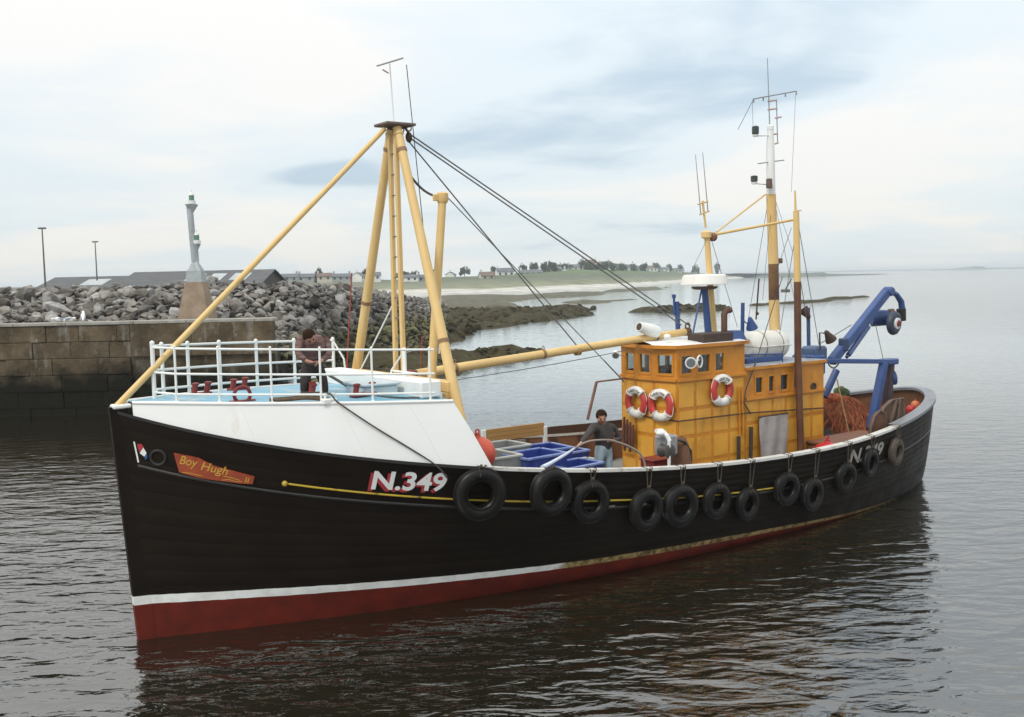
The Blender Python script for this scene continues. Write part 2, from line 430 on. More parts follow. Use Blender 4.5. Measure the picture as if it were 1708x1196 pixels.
REEFS = [([p[:2] for p in [(-17.184, 192.076, 0.000), (-7.596, 178.806, 0.000), (0.828, 181.050, 0.000), (9.466, 183.352, 0.000), (16.127, 185.551, 0.000), (12.254, 169.809, 0.000), (13.161, 159.108, 0.000), (8.729, 144.775, 0.000), (2.101, 130.759, 0.000), (-1.286, 122.655, 0.000), (-3.551, 113.854, 0.000), (-4.727, 102.650, 0.000), (-5.981, 89.389, 0.000), (-8.401, 87.117, 0.000), (-12.398, 109.032, 0.000)]], 900, .35, 1.0),
 ([p[:2] for p in [(-15.228, 82.300, 0.000), (-12.381, 82.743, 0.000), (-7.023, 77.349, 0.000), (-4.305, 77.740, 0.000), (-1.113, 79.255, 0.000), (1.694, 79.344, 0.000), (3.468, 77.215, 0.000), (1.104, 72.175, 0.000), (-2.167, 67.600, 0.000), (-5.255, 57.392, 0.000), (-9.124, 52.226, 0.000)]], 380, .25, .6),
 ([p[:2] for p in [(19.731, 163.119, 0.000), (23.444, 171.293, 0.000), (28.716, 175.804, 0.000), (35.897, 175.528, 0.000), (36.486, 166.448, 0.000), (30.543, 158.485, 0.000), (23.483, 154.971, 0.000)]], 160, .35, .9)]
# --- far headlands
far_m = M('far_headland', (.075, .10, .085), (.11, .13, .10), scale=.01, rough=1)
def headland(name, tops, bases, Y0, thick):
    g = G(); n = len(tops)
    rows = [[Vector((b[0], b[1] - 5, -.4)) for b in bases], [Vector((b[0], b[1] + thick * .25, t[2] * .75)) for t, b in zip(tops, bases)], [Vector((t[0], t[1], t[2])) for t in tops], [Vector((t[0] * 1.1, t[1] + thick, -1)) for t in tops]]
    g.grid(rows); return struct(g.build(name, far_m, smooth=0))
headland('wooded_headland', [(276.191, 1330.000, 5.412), (302.370, 1360.000, 6.144), (331.097, 1380.000, 5.197), (368.746, 1400.000, 5.264), (407.333, 1420.000, 4.503), (441.791, 1440.000, 5.097), (446.863, 1440.000, 2.878), (494.012, 1480.000, 1.579), (551.960, 1520.000, 0.634), (593.952, 1560.000, -0.488)],
         [(312.107, 1503.120, 0.000), (312.050, 1403.689, 0.000), (328.356, 1368.663, 0.000), (341.275, 1295.743, 0.000), (352.887, 1230.199, 0.000), (388.439, 1266.080, 0.000), (386.183, 1244.445, 0.000), (448.747, 1344.372, 0.000), (473.139, 1302.921, 0.000), (503.969, 1323.654, 0.000)], 1300, 200)
headland('distant_island', [(1788.432, 4300.000, 1.890), (1864.085, 4300.000, 3.949), (1899.364, 4300.000, 6.921), (1952.242, 4300.000, 14.016), (1990.097, 4300.000, 12.155), (2002.794, 4300.000, 5.839), (2065.885, 4300.000, 3.659), (2242.492, 4300.000, 1.677)],
         [(1746.865, 4200.000, -0.475), (1820.789, 4200.000, -0.919), (1855.280, 4200.000, -0.471), (1907.023, 4200.000, -0.413), (1943.981, 4200.000, -0.267), (1956.301, 4200.000, -0.300), (2017.903, 4200.000, -0.465), (2190.408, 4200.000, -1.911)], 4300, 400)
headland('distant_island', [(1022.546, 7000.000, 9.414), (1843.748, 7000.000, 10.892), (2254.343, 7000.000, 10.199), (2664.949, 7000.000, 8.688), (2911.325, 7000.000, 7.209), (3239.814, 7000.000, 7.146), (3732.555, 7000.000, 6.642)],
         [(1007.824, 6900.000, -0.721), (1817.379, 6900.000, -2.894), (2222.168, 6900.000, -2.367), (2626.955, 6900.000, -2.243), (2869.829, 6900.000, -2.491), (3193.650, 6900.000, -1.747), (3679.401, 6900.000, -2.244)], 7000, 600)

# --- quay land behind the breakwater
g = G()
g.grid([[Vector((-170, 62, 3.2)), Vector((-60, 62, 3.2)), Vector((-24, 66, 3.2)), Vector((-16, 76, 2.6))], [Vector((-170, 130, 3.4)), Vector((-80, 130, 3.4)), Vector((-45, 130, 3.2)), Vector((-30, 130, 2.2))], [Vector((-300, 330, 3.8)), Vector((-150, 330, 3.8)), Vector((-90, 330, 3.5)), Vector((-45, 330, 2.0))], [Vector((-420, 640, 7.5)), Vector((-250, 640, 7.5)), Vector((-150, 640, 7.5)), Vector((-90, 640, 7.2))], [Vector((-600, 900, 4)), Vector((-350, 900, 4)), Vector((-220, 900, 4)), Vector((-120, 900, 4))]])
struct(g.build('quay_ground', M('quay_ground', (.16, .15, .12), (.11, .14, .06), scale=.06, rough=.95), smooth=60))

# --- harbour wall: concrete blocks laid in courses on a core
WY = 46.5; WX0, WX1 = -44.0, -10.85; WT = 4.27
wall = empty('harbour_wall', Vector((WX1, WY, 0)), 'weathered concrete block harbour wall with dark weed along its foot', 'wall')
def conc_material(name, tint=1.0):
    m = bpy.data.materials.new(name); m.use_nodes = True
    nt = m.node_tree; b = nt.nodes['Principled BSDF']; b.inputs['Roughness'].default_value = .9
    geo = nt.nodes.new('ShaderNodeNewGeometry'); sp = nt.nodes.new('ShaderNodeSeparateXYZ'); nt.links.new(geo.outputs['Position'], sp.inputs[0])
    oi = nt.nodes.new('ShaderNodeObjectInfo')
    def nz(sc, st=(1, 1, 1), det=7):
        mp = nt.nodes.new('ShaderNodeMapping'); mp.inputs['Scale'].default_value = st; nt.links.new(geo.outputs['Position'], mp.inputs[0])
        n = nt.nodes.new('ShaderNodeTexNoise'); n.inputs['Scale'].default_value = sc; n.inputs['Detail'].default_value = det; n.inputs['Roughness'].default_value = .62
        nt.links.new(mp.outputs[0], n.inputs['Vector']); return n.outputs['Fac']
    def mr(s, a, c, lo=0., hi=1.):
        n = nt.nodes.new('ShaderNodeMapRange'); n.inputs[1].default_value = a; n.inputs[2].default_value = c; n.inputs[3].default_value = lo; n.inputs[4].default_value = hi
        nt.links.new(s, n.inputs[0]); return n.outputs[0]
    def mix(f, a, c, bt='MIX'):
        n = nt.nodes.new('ShaderNodeMix'); n.data_type = 'RGBA'; n.blend_type = bt
        if isinstance(f, float): n.inputs[0].default_value = f
        else: nt.links.new(f, n.inputs[0])
        for i, v in ((6, a), (7, c)):
            if isinstance(v, tuple): n.inputs[i].default_value = (*v, 1)
            else: nt.links.new(v, n.inputs[i])
        return n.outputs[2]
    base = mix(mr(nz(.8), .35, .65), (.082 * tint, .059 * tint, .034 * tint), (.165 * tint, .126 * tint, .080 * tint))
    base = mix(mr(nz(1.4, (1, 1, .22)), .55, .74), base, (.36, .34, .30))
    base = mix(mr(nz(.45, (1, 1, .6)), .52, .66), base, (.062, .046, .027))
    base = mix(mr(nz(2.6, (1, 1, .5)), .60, .74), base, (.30, .275, .23))                      # lime streaks running down
    base = mix(mr(oi.outputs['Random'], 0, 1, 0, .35), base, (.07, .058, .04))
    zz = nt.nodes.new('ShaderNodeMath'); zz.operation = 'MULTIPLY_ADD'; zz.inputs[1].default_value = 3.0
    nt.links.new(nz(.55), zz.inputs[0]); nt.links.new(sp.outputs[2], zz.inputs[2])
    base = mix(mr(zz.outputs[0], 3.0, 4.0), (.011, .010, .006), base)
    b.inputs['Specular IOR Level'].default_value = .15                            # weed below the tide mark
    nt.links.new(base, b.inputs['Base Color'])
    bp = nt.nodes.new('ShaderNodeBump'); bp.inputs['Distance'].default_value = .09; nt.links.new(nz(5), bp.inputs['Height']); nt.links.new(bp.outputs[0], b.inputs['Normal'])
    return m
conc = conc_material('harbour_concrete'); conc_lt = M('harbour_coping', (.36, .345, .31), (.26, .24, .20), scale=1.2, rough=.9, dirt=(.16, .13, .09), dirt_scale=1.5, bump=.03, bscale=7)
g = G(); g.prism([(WX0, WY + .1, -2), (WX1 - .1, WY + .1, -2), (WX1 - 3.2, WY + 8.1, -2), (WX0, WY + 8.1, -2)], (0, 0, 6.1))
g.build('wall_core', conc, wall, (WX1, WY, 0))
def block(x0, x1, z0, z1, y0=WY, mat=conc, name='block'):
    gg = G(); dy = random.uniform(-.05, .05); t = random.uniform(-.015, .015)
    gg.box(((x0 + x1) / 2, y0 + .25 + dy, (z0 + z1) / 2), (x1 - x0 - .018, .5, z1 - z0 - .018), Matrix.Rotation(t, 3, 'Z'), .018)
    return gg.build(name, mat, wall, (WX1, WY, 0))
zt = WT - .14
for c in range(6):
    z1 = zt - c * .76; z0 = z1 - .76; x = WX0 + random.uniform(0, 1.2)
    lim = WX1 if c > 1 else -17.4
    while x < lim - .3:
        w = random.choice((1.15, 1.5, 1.75, 2.1)); x1 = min(x + w, lim)
        if lim - x1 < .5: x1 = lim
        if c > 1 and x > -17.6:          # rough set-back stones under the newer cap
            block(x, x1, z0, z1, WY + .22 + random.uniform(0, .18))
        else: block(x, x1, z0, z1)
        x = x1
x = -17.4                                 # smooth cast cap, two courses high
for x1 in (-14.6, -10.85):
    block(x, x1, zt - 1.5, zt, WY - .06); x = x1
x = WX0
while x < WX1 - .1:
    x1 = min(x + random.choice((2.4, 3.1)), WX1)
    gg = G(); gg.box(((x + x1) / 2, WY + .42, WT - .07), (x1 - x - .02, .98, .145), None, .02); gg.build('coping', conc_lt, wall, (WX1, WY, 0)); x = x1
# --- rubble breakwater
rub = empty('rock_breakwater', Vector((-14, 58, 0)), 'breakwater of heaped grey boulders behind the harbour wall', 'breakwater')
def rock_material():
    m = bpy.data.materials.new('boulder_stone'); m.use_nodes = True
    nt = m.node_tree; b = nt.nodes['Principled BSDF']; b.inputs['Roughness'].default_value = .88
    geo = nt.nodes.new('ShaderNodeNewGeometry'); sp = nt.nodes.new('ShaderNodeSeparateXYZ'); nt.links.new(geo.outputs['Position'], sp.inputs[0])
    oi = nt.nodes.new('ShaderNodeObjectInfo')
    def nz(sc, det=6):
        n = nt.nodes.new('ShaderNodeTexNoise'); n.inputs['Scale'].default_value = sc; n.inputs['Detail'].default_value = det
        nt.links.new(geo.outputs['Position'], n.inputs['Vector']); return n.outputs['Fac']
    def mr(s, a, c, lo=0., hi=1.):
        n = nt.nodes.new('ShaderNodeMapRange'); n.inputs[1].default_value = a; n.inputs[2].default_value = c; n.inputs[3].default_value = lo; n.inputs[4].default_value = hi
        nt.links.new(s, n.inputs[0]); return n.outputs[0]
    def mix(f, a, c):
        n = nt.nodes.new('ShaderNodeMix'); n.data_type = 'RGBA'; nt.links.new(f, n.inputs[0])
        for i, v in ((6, a), (7, c)):
            if isinstance(v, tuple): n.inputs[i].default_value = (*v, 1)
            else: nt.links.new(v, n.inputs[i])
        return n.outputs[2]
    c = mix(mr(nz(.7, 3), .40, .62), (.036, .027, .020), (.265, .243, .212))
    c = mix(mr(oi.outputs['Random'], .55, 1.0, 0, .85), c, (.47, .46, .445))
    c = mix(mr(oi.outputs['Random'], .30, .0, 0, .8), c, (.055, .046, .038))
    c = mix(mr(nz(2.2), .52, .7), c, (.13, .105, .08))
    zz = nt.nodes.new('ShaderNodeMath'); zz.operation = 'MULTIPLY_ADD'; zz.inputs[1].default_value = 2.4; nt.links.new(nz(.35), zz.inputs[0]); nt.links.new(sp.outputs[2], zz.inputs[2])
    wd = mix(mr(nz(1.3), .4, .6), (.045, .036, .022), (.13, .125, .05))
    c = mix(mr(zz.outputs[0], 3.2, 4.4), wd, c)
    nt.links.new(c, b.inputs['Base Color'])
    bp = nt.nodes.new('ShaderNodeBump'); bp.inputs['Distance'].default_value = .08; nt.links.new(nz(3.0), bp.inputs['Height']); nt.links.new(bp.outputs[0], b.inputs['Normal'])
    return m
rock_m = rock_material()
def boulder_mesh(seed):
    rnd = random.Random(seed)
    bm = bmesh.new(); bmesh.ops.create_icosphere(bm, subdivisions=2, radius=1.0)
    planes = [(Vector((rnd.gauss(0, 1), rnd.gauss(0, 1), rnd.gauss(0, 1))).normalized(), rnd.uniform(.34, .72)) for _ in range(12)]
    for v in bm.verts:
        for n, d in planes:
            k = v.co.dot(n)
            if k > d: v.co -= n * (k - d)
        v.co += Vector((rnd.uniform(-.02, .02),) * 3)
    for v in bm.verts: v.co = Vector((v.co.x * 1.25, v.co.y * 1.0, v.co.z * .8))
    bmesh.ops.dissolve_limit(bm, angle_limit=R(11), verts=bm.verts, edges=bm.edges)
    bmesh.ops.triangulate(bm, faces=bm.faces)
    me = bpy.data.meshes.new('boulder'); bm.to_mesh(me); bm.free()
    me.materials.append(rock_m)
    return me
BM = [boulder_mesh(100 + i) for i in range(14)]
TOE = [(-46, 48.6, 4.0), (-30, 48.8, 4.0), (-20, 49.2, 4.0), (-13.2, 50.5, 3.4), (-10.4, 53.5, .2), (-11.637, 58.803, 0.000), (-11.333, 70.013, 0.000), (-10.022, 79.455, 0.000), (-7.872, 86.942, 0.000), (-5.763, 90.116, 0.000)]
CREST = [(-48, 60, 5.55), (-32, 60, 5.6), (-22, 60.5, 5.7), (-17, 62, 5.75), (-14.368, 66.000, 5.663), (-13.569, 72.000, 5.477), (-12.736, 80.000, 5.247), (-11.421, 92.000, 4.714), (-9.446, 106.000, 3.843), (-7.044, 112.000, 2.877)]
def rub_point(u, k):
    a = lerpcol(TOE, u); b = lerpcol(CREST, u)
    p = a.lerp(b, k); p.z = a.z + (b.z - a.z) * min(1, k * 1.02) ** .85
    return p
rows = [[rub_point(j / 70 * 9, i / 16) - Vector((0, 0, .45)) for j in range(71)] for i in range(17)]
rows.append([rub_point(j / 70 * 9, 1) + Vector((0, 6, -3.5)) for j in range(71)])
g = G(); g.grid(rows); g.build('rubble_core', M('rubble_gap_shade', (.020, .016, .012), (.035, .029, .022), scale=.8, rough=.95), rub, (-14, 58, 0), smooth=40)  # core coloured near black for the shade in gaps between boulders
rocks = []
rnd = random.Random(5)
tries = 0
while len(rocks) < 3400 and tries < 40000:
    tries += 1
    u = rnd.uniform(0, 9); k = rnd.random() ** .9 * 1.04
    p = rub_point(u, min(k, 1.0))
    if p.x < -34: continue
    s = rnd.choice((.25, .29, .34, .42, .52, .68)) * rnd.uniform(.85, 1.1)
    if u > 7.5: s *= .75
    if all((p - q[0]).length > .62 * (s + q[1]) for q in rocks):
        rocks.append((p, s))
rocks.sort(key=lambda q: -q[1] / q[0].y)
stuff = G()
for i, (p, s) in enumerate(rocks):
    me = BM[rnd.randrange(len(BM))]
    mw = Matrix.Translation(p + Vector((0, 0, rnd.uniform(-.12, .22)))) @ Euler((rnd.uniform(-.7, .7), rnd.uniform(-.7, .7), rnd.uniform(0, 6.28))).to_matrix().to_4x4() @ Matrix.Diagonal((s * rnd.uniform(.8, 1.25), s, s * rnd.uniform(.75, 1.15), 1))
    if i < 300:
        o = bpy.data.objects.new('boulder', me); COL.objects.link(o); o.parent = rub
        o.matrix_world = mw; o.matrix_parent_inverse = Matrix.Identity(4); o.matrix_basis = Matrix.Translation((14, -58, 0)) @ mw
    else:
        stuff.add([mw @ v.co for v in me.vertices], [tuple(f.vertices) for f in me.polygons])
o = stuff.build('small_boulders', rock_m, rub, (-14, 58, 0), smooth=20); o['kind'] = 'stuff'

# --- weed covered stones strewn over the near reefs
rs = G(); rnd2 = random.Random(21); wv = [([v.co.copy() for v in me.vertices], [tuple(p.vertices) for p in me.polygons]) for me in BM]
for Pq, cnt, s0, s1 in REEFS:
    xs = [p[0] for p in Pq]; ys = [p[1] for p in Pq]; k = 0; tr = 0
    while k < cnt and tr < cnt * 12:
        tr += 1; x = rnd2.uniform(min(xs), max(xs)); y = rnd2.uniform(min(ys), max(ys))
        if not inpoly(x, y, Pq): continue
        k += 1; d = edged(x, y, Pq); s_ = rnd2.uniform(s0, s1)
        mw = Matrix.Translation((x, y, min(d * .12, .5) + s_ * .1)) @ Euler((rnd2.uniform(-.6, .6), rnd2.uniform(-.6, .6), rnd2.uniform(0, 6))).to_matrix().to_4x4() @ Matrix.Diagonal((s_ * 1.2, s_, s_ * .75, 1))
        vv, ff = wv[rnd2.randrange(len(wv))]; rs.add([mw @ v for v in vv], ff)
o = rs.build('reef_stones', weed_m, None, smooth=0); o['kind'] = 'stuff'

# --- beacon on the wall
bx, by = -15.72, 51.2
bea = empty('harbour_beacon', Vector((bx, by, 4.1)), 'grey harbour light column with two lanterns on a tapered concrete base', 'beacon')
base_m = M('beacon_concrete', (.23, .165, .11), (.33, .25, .18), scale=1.6, bump=.02, bscale=9, rough=.9, dirt=(.20, .15, .10), dirt_scale=1.1)
grey_m = M('beacon_grey', (.30, .33, .34), (.40, .43, .44), scale=3, rough=.6, dirt=(.22, .2, .17), dirt_scale=2)
white_m = M('white_paint', (.80, .80, .77), (.72, .72, .68), scale=2, rough=.45, dirt=(.55, .48, .40), dirt_scale=2.2, dlo=.66, dhi=.85)
OB = (bx, by, 4.1)
def frustum(g, c, a0, a1, z0, z1, b0=None, b1=None):
    b0 = b0 or a0; b1 = b1 or a1; x, y = c
    q = lambda a, b, z: [(x - a, y - b, z), (x + a, y - b, z), (x + a, y + b, z), (x - a, y + b, z)]
    return g.add(q(a0, b0, z0) + q(a1, b1, z1), [(3, 2, 1, 0), (4, 5, 6, 7)] + [(i, (i + 1) % 4, 4 + (i + 1) % 4, 4 + i) for i in range(4)])
g = G(); frustum(g, (bx, by), .84, .42, 3.9, 6.0); g.build('base', base_m, bea, OB)
g = G(); frustum(g, (bx, by), .40, .36, 6.0, 6.55); frustum(g, (bx, by), .34, .12, 6.55, 7.0); g.build('cap', grey_m, bea, OB)
g = G(); g.tube([(bx - .02, by, 6.8), (bx - .16, by, 9.85)], .155, 12); g.tube([(bx + .1, by, 7.0), (bx + .08, by, 7.6), (bx + .12, by, 7.9)], [.1, .09, .2], 10); g.build('column', grey_m, bea, OB)
g = G(); frustum(g, (bx - .05, by), .06, .26, 9.45, 9.85); g.build('lantern_bracket', grey_m, bea, OB)
lens_m = M('lantern_glass', (.10, .22, .14), rough=.2)
for lx, lz, sc in ((-.04, 9.87, 1.0), (.13, 7.9, .95)):
    g = G(); g.lathe([(.19 * sc, 0), (.2 * sc, .16), (.14 * sc, .17)], (bx + lx, by, lz), n=12); ln = g.build('lantern', white_m, bea, OB)
    g = G(); g.lathe([(.13 * sc, .17), (.13 * sc, .42)], (bx + lx, by, lz), n=12); g.build('lens', lens_m, ln)
    ln2 = g
    g = G(); g.lathe([(.15 * sc, .42), (.12 * sc, .52), (.03, .56), (.02, .72)], (bx + lx, by, lz), n=12); g.build('lantern_top', white_m, ln)
for o in [c for c in bpy.data.objects if c.parent and c.parent.name.startswith('lantern') and c.parent.parent == bea]:
    o.location = (-bx, -by, -4.1)

# --- sheds
roof_dk = M('shed_roof', (.075, .078, .082), (.11, .112, .115), scale=.5, rough=.8, stretch=(1, 3, 1), dirt=(.16, .15, .14), dirt_scale=.3)
shed_wall = M('shed_wall', (.05, .045, .045), (.075, .068, .064), scale=.6, rough=.85)
shed_white = M('shed_whitewall', (.62, .62, .60), (.5, .5, .48), scale=.4, rough=.85)
sky_m = M('rooflight', (.42, .45, .46), (.32, .34, .35), scale=.8, rough=.4)
def shed(label, x0, x1, y, dep, ez, rz, lights, wallm):
    r_ = empty('harbour_shed', Vector(((x0 + x1) / 2, y, 3.0)), label, 'shed', 'sheds behind the breakwater'); O = ((x0 + x1) / 2, y, 3.0)
    g = G(); g.prism([(x0, y, 2.5), (x0, y + dep, 2.5), (x0, y + dep, ez), (x0, y + dep / 2, rz - .1), (x0, y, ez)], (x1 - x0, 0, 0)); g.build('wall', wallm, r_, O, smooth=0)
    g = G(); ov = .4
    for sgn, ya, yb in ((1, y - ov, y + dep / 2), (-1, y + dep + ov, y + dep / 2)):
        ze = ez - .1
        g.add([(x0 - ov, ya, ze), (x1 + ov, ya, ze), (x1 + ov, yb, rz), (x0 - ov, yb, rz), (x0 - ov, ya, ze + .12), (x1 + ov, ya, ze + .12), (x1 + ov, yb, rz + .12), (x0 - ov, yb, rz + .12)], [(0, 1, 2, 3), (4, 5, 6, 7), (0, 1, 5, 4), (0, 3, 7, 4), (1, 2, 6, 5)])
    ro = g.build('roof', roof_dk, r_, O, smooth=0)
    for a, b in lights:
        xa = x0 + (x1 - x0) * a; xb = x0 + (x1 - x0) * b
        def pt(x, k): return (x, y - ov + (dep / 2 + ov) * k, ez - .1 + (rz - ez + .1) * k + .17)
        g = G(); g.add([pt(xa, .28), pt(xb, .28), pt(xb, .74), pt(xa, .74), *[tuple(Vector(pt(*q)) - Vector((0, 0, .1))) for q in ((xa, .28), (xb, .28), (xb, .74), (xa, .74))]], [(0, 1, 2, 3), (4, 5, 6, 7), (0, 1, 5, 4), (1, 2, 6, 5), (2, 3, 7, 6), (3, 0, 4, 7)])
        g.build('skylight', sky_m, ro, O, smooth=0).location = (0, 0, 0)
    for c in ro.children: c.parent = ro
    return r_
shed('long low dark roofed shed behind the breakwater, left of the other shed', -60.5, -44, 130, 14, 5.7, 7.25, ((.3, .48), (.62, .78)), shed_wall)
shed('long dark roofed shed with pale rooflights just behind the beacon', -46.2, -29.5, 120, 14, 5.9, 7.55, ((.44, .55), (.60, .70), (.76, .88)), shed_wall)

# --- lamp posts
lamp_m = M('lamp_steel', (.10, .085, .08), (.14, .12, .11), scale=2, rough=.7)
def lamp_post(p, h, r, label):
    e_ = empty('lamp_post', Vector(p), label, 'lamp post', 'lamp posts behind the breakwater')
    g = G(); g.tube([(0, 0, 0), (0, 0, h)], r, 8, r2=r * .6); g.build('pole', lamp_m, e_)
    g = G(); g.bar((-.36, 0, h), (.36, 0, h), .3, .16, bev=.03); g.build('lamp_head', lamp_m, e_)
lamp_post((-45.458, 100.000, 5.836), 5.9, .10, 'tall dark lamp post at the far left over the rocks')
lamp_post((-52.488, 130.000, 6.762), 4.9, .10, 'slim lamp post standing behind the left shed roof')

# --- gulls on the wall
gw_m = M('gull_white', (.82, .82, .80), rough=.8); gg_m = M('gull_grey', (.35, .37, .40), rough=.8); beak_m = M('gull_beak', (.6, .35, .05), rough=.5)
def gull(x, y, rot, lab, stand):
    e_ = empty('gull', Matrix.Translation((x, y, WT)) @ Matrix.Rotation(rot, 4, 'Z'), lab, 'gull', 'gulls resting on the harbour wall')
    h = .12 if stand else .0
    tl = R(-38) if stand else R(-8)
    mm = Matrix.Rotation(tl, 3, 'Y')
    g = G(); g.lathe([(.01, -.30), (.05, -.24), (.095, -.1), (.115, .02), (.10, .12), (.062, .2), (.052, .25), (.062, .30), (.05, .35), (.01, .375)], (0, 0, h + .13), mm @ Vector((1, 0, 0)), 10); bd = g.build('body', gw_m, e_)
    g = G()
    for sy in (-1, 1): g.ball(Vector((0, sy * .085, h + .15)) + mm @ Vector((-.1, 0, .02)), .1, 1, (2.3, .35, .7), mm)
    g.build('wing', gg_m, e_)
    g = G(); c = Vector((0, 0, h + .13)) + mm @ Vector((.37, 0, 0)); g.tube([c, c + Vector((.07, 0, -.012))], .014, 6, r2=.005); g.build('beak', beak_m, e_)
    if stand:
        g = G()
        for sy in (-1, 1): g.tube([(0, sy * .03, h + .06), (0.01, sy * .03, 0.005)], .008, 5); g.bar((-.01, sy * .03, .008), (.06, sy * .03, .008), .04, .012)
        g.build('leg', beak_m, e_)
gull((-19.629, 46.800, 4.297)[0], 46.8, 1.9, 'white gull standing upright on the wall edge, rightmost gull', True)
gull((-20.289, 46.800, 4.312)[0], 46.8, 1.1, 'white gull sitting on the wall edge, middle of three', False)
gull((-20.758, 46.800, 4.295)[0], 46.8, -2.1, 'white gull sitting on the wall edge, leftmost gull', False)

# --- village houses and trees on the far shore
hw = [M('house_white', (.72, .71, .68), (.62, .61, .58), scale=.2, rough=.9), M('house_cream', (.55, .50, .42), (.48, .44, .36), scale=.2, rough=.9), M('house_grey', (.34, .34, .34), (.28, .28, .28), scale=.2, rough=.9)]
hr = [M('slate_roof', (.10, .11, .125), (.14, .15, .16), scale=.3, rough=.8), M('brown_roof', (.17, .115, .09), (.13, .09, .07), scale=.3, rough=.8)]
pane_m = M('house_pane', (.03, .035, .04), rough=.15)
def house(p, w, d, h, rh, rot, wm, rm, lab, chim=1, gable=False):
    e_ = empty('house', Matrix.Translation(p) @ Matrix.Rotation(rot, 4, 'Z'), lab, 'house', 'houses of the village on the far shore')
    g = G(); g.prism([(-w / 2, -d / 2, -2), (-w / 2, d / 2, -2), (-w / 2, d / 2, h), (-w / 2, 0, h + rh - .1), (-w / 2, -d / 2, h)], (w, 0, 0)); g.build('wall', hw[wm], e_, smooth=0)
    g = G()
    for s in (1, -1):
        g.add([(-w / 2 - .3, s * (-d / 2 - .4), h - .2), (w / 2 + .3, s * (-d / 2 - .4), h - .2), (w / 2 + .3, 0, h + rh), (-w / 2 - .3, 0, h + rh), (-w / 2 - .3, s * (-d / 2 - .4), h), (w / 2 + .3, s * (-d / 2 - .4), h), (w / 2 + .3, 0, h + rh + .2), (-w / 2 - .3, 0, h + rh + .2)], [(0, 1, 2, 3), (4, 5, 6, 7), (0, 1, 5, 4), (0, 3, 7, 4), (1, 2, 6, 5)])
    ro = g.build('roof', hr[rm], e_, smooth=0)
    for c in range(chim):
        g = G(); g.box(((-.42 if c == 0 else .42) * w, 0, h + rh + .5), (.9, .8, 1.8)); g.build('chimney', hw[wm], ro, smooth=0)
    nw = max(2, int(w / 3.2))
    for i in range(nw):
        xx = -w / 2 + w * (i + .5) / nw
        g = G(); g.box((xx, -d / 2 - .02, h * .52), (1.2, .1, 1.35)); g.build('window', pane_m, e_, smooth=0)
    if gable:
        for sx in (-1, 1):
            g = G(); g.box((sx * (w / 2 + .02), 0, h * .5), (.1, 1.2, 1.35)); g.build('window', pane_m, e_, smooth=0)
HOUSES = [
 ((-77.781, 330.000, 6.602), 5.5, 5, 1.6, 2.0, 1.57, 0, 0, 'small white gabled house just over the rocks right of the sheds', 0),
 ((-113.101, 520.000, 7.305), 13, 7, 2.4, 1.9, .05, 2, 0, 'long grey house above the breakwater, second from the sheds', 2),
 ((-107.317, 540.000, 7.355), 11, 7, 2.3, 2.0, -.1, 2, 0, 'grey roofed house above the middle of the breakwater', 1),
 ((-98.131, 540.000, 7.399), 9, 7, 2.4, 2.0, .2, 1, 1, 'cream house with brown roof above the breakwater', 1),
 ((-92.249, 560.000, 7.243), 12, 7, 2.3, 1.9, .0, 2, 0, 'low grey house directly left of the left mast leg', 2),
 ((-83.060, 560.000, 7.036), 8, 7, 2.8, 2.2, 1.4, 0, 0, 'white gabled house behind the left mast leg', 1),
 ((-76.844, 580.000, 7.041), 8, 6, 3.0, 2.2, .1, 0, 0, 'white house between the left mast leg and the ladder', 1),
 ((-55.173, 560.000, 6.077), 12, 6, 2.2, 1.7, -.05, 0, 0, 'low white house seen right of the mast ladder', 2),
 ((-47.385, 565.000, 5.892), 9, 6, 2.2, 1.8, .1, 2, 0, 'low grey house behind the right mast leg', 1),
 ((-34.797, 600.000, 7.301), 6, 6, 2.2, 1.8, 1.4, 0, 0, 'small white gabled house beside the derrick post', 1),
 ((-12.810, 560.000, 5.610), 9, 7, 2.6, 2.6, .3, 1, 1, 'brown roofed house low on the grass slope', 1),
 ((-3.127, 600.000, 7.286), 12, 8, 3.6, 2.4, .2, 0, 0, 'broad white house at the left foot of the hill', 1),
 ((12.201, 610.000, 7.141), 16, 7, 2.6, 2.0, .0, 0, 0, 'long white terrace below the dark trees', 2),
 ((29.098, 660.000, 8.627), 9, 7, 3.2, 2.2, .3, 2, 0, 'grey house between the two dark tree clumps', 1),
 ((35.123, 650.000, 7.869), 6, 6, 2.6, 2.0, 1.3, 0, 0, 'small white gabled house in the middle of the hill', 1),
 ((42.987, 690.000, 10.084), 9, 7, 3.2, 2.2, -.2, 0, 0, 'white house near the hilltop left of the tall house', 1),
 ((58.285, 740.000, 12.496), 9, 8, 4.6, 2.4, .1, 0, 1, 'tallest white house at the top of the hill', 2),
 ((68.292, 750.000, 11.722), 8, 7, 4.0, 2.4, -.3, 0, 0, 'white hilltop house just right of the tallest one', 1),
 ((81.067, 780.000, 10.820), 11, 8, 3.4, 2.2, .1, 1, 0, 'cream hilltop house right of the middle', 2),
 ((91.576, 800.000, 10.057), 9, 8, 3.4, 2.4, .4, 0, 0, 'white house with its gable end turned on the right hillside', 1),
 ((107.258, 850.000, 9.602), 10, 8, 3.4, 2.2, 0, 2, 0, 'grey house on the right end of the hill', 1),
 ((120.839, 880.000, 9.000), 12, 8, 4.0, 2.6, .2, 0, 1, 'large white house with brown roof on the right hillside', 2),
 ((141.750, 940.000, 8.657), 10, 8, 3.4, 2.2, -.1, 0, 0, 'white house left of the radar scanner', 1),
 ((161.932, 1000.000, 8.004), 12, 8, 3.4, 2.2, .1, 1, 0, 'cream house nearest the radar scanner', 1),
]
for h_ in HOUSES: house(Vector(h_[0]), h_[1] * .85, h_[2] * .85, h_[3] * .8, h_[4] * .8, *h_[5:10])
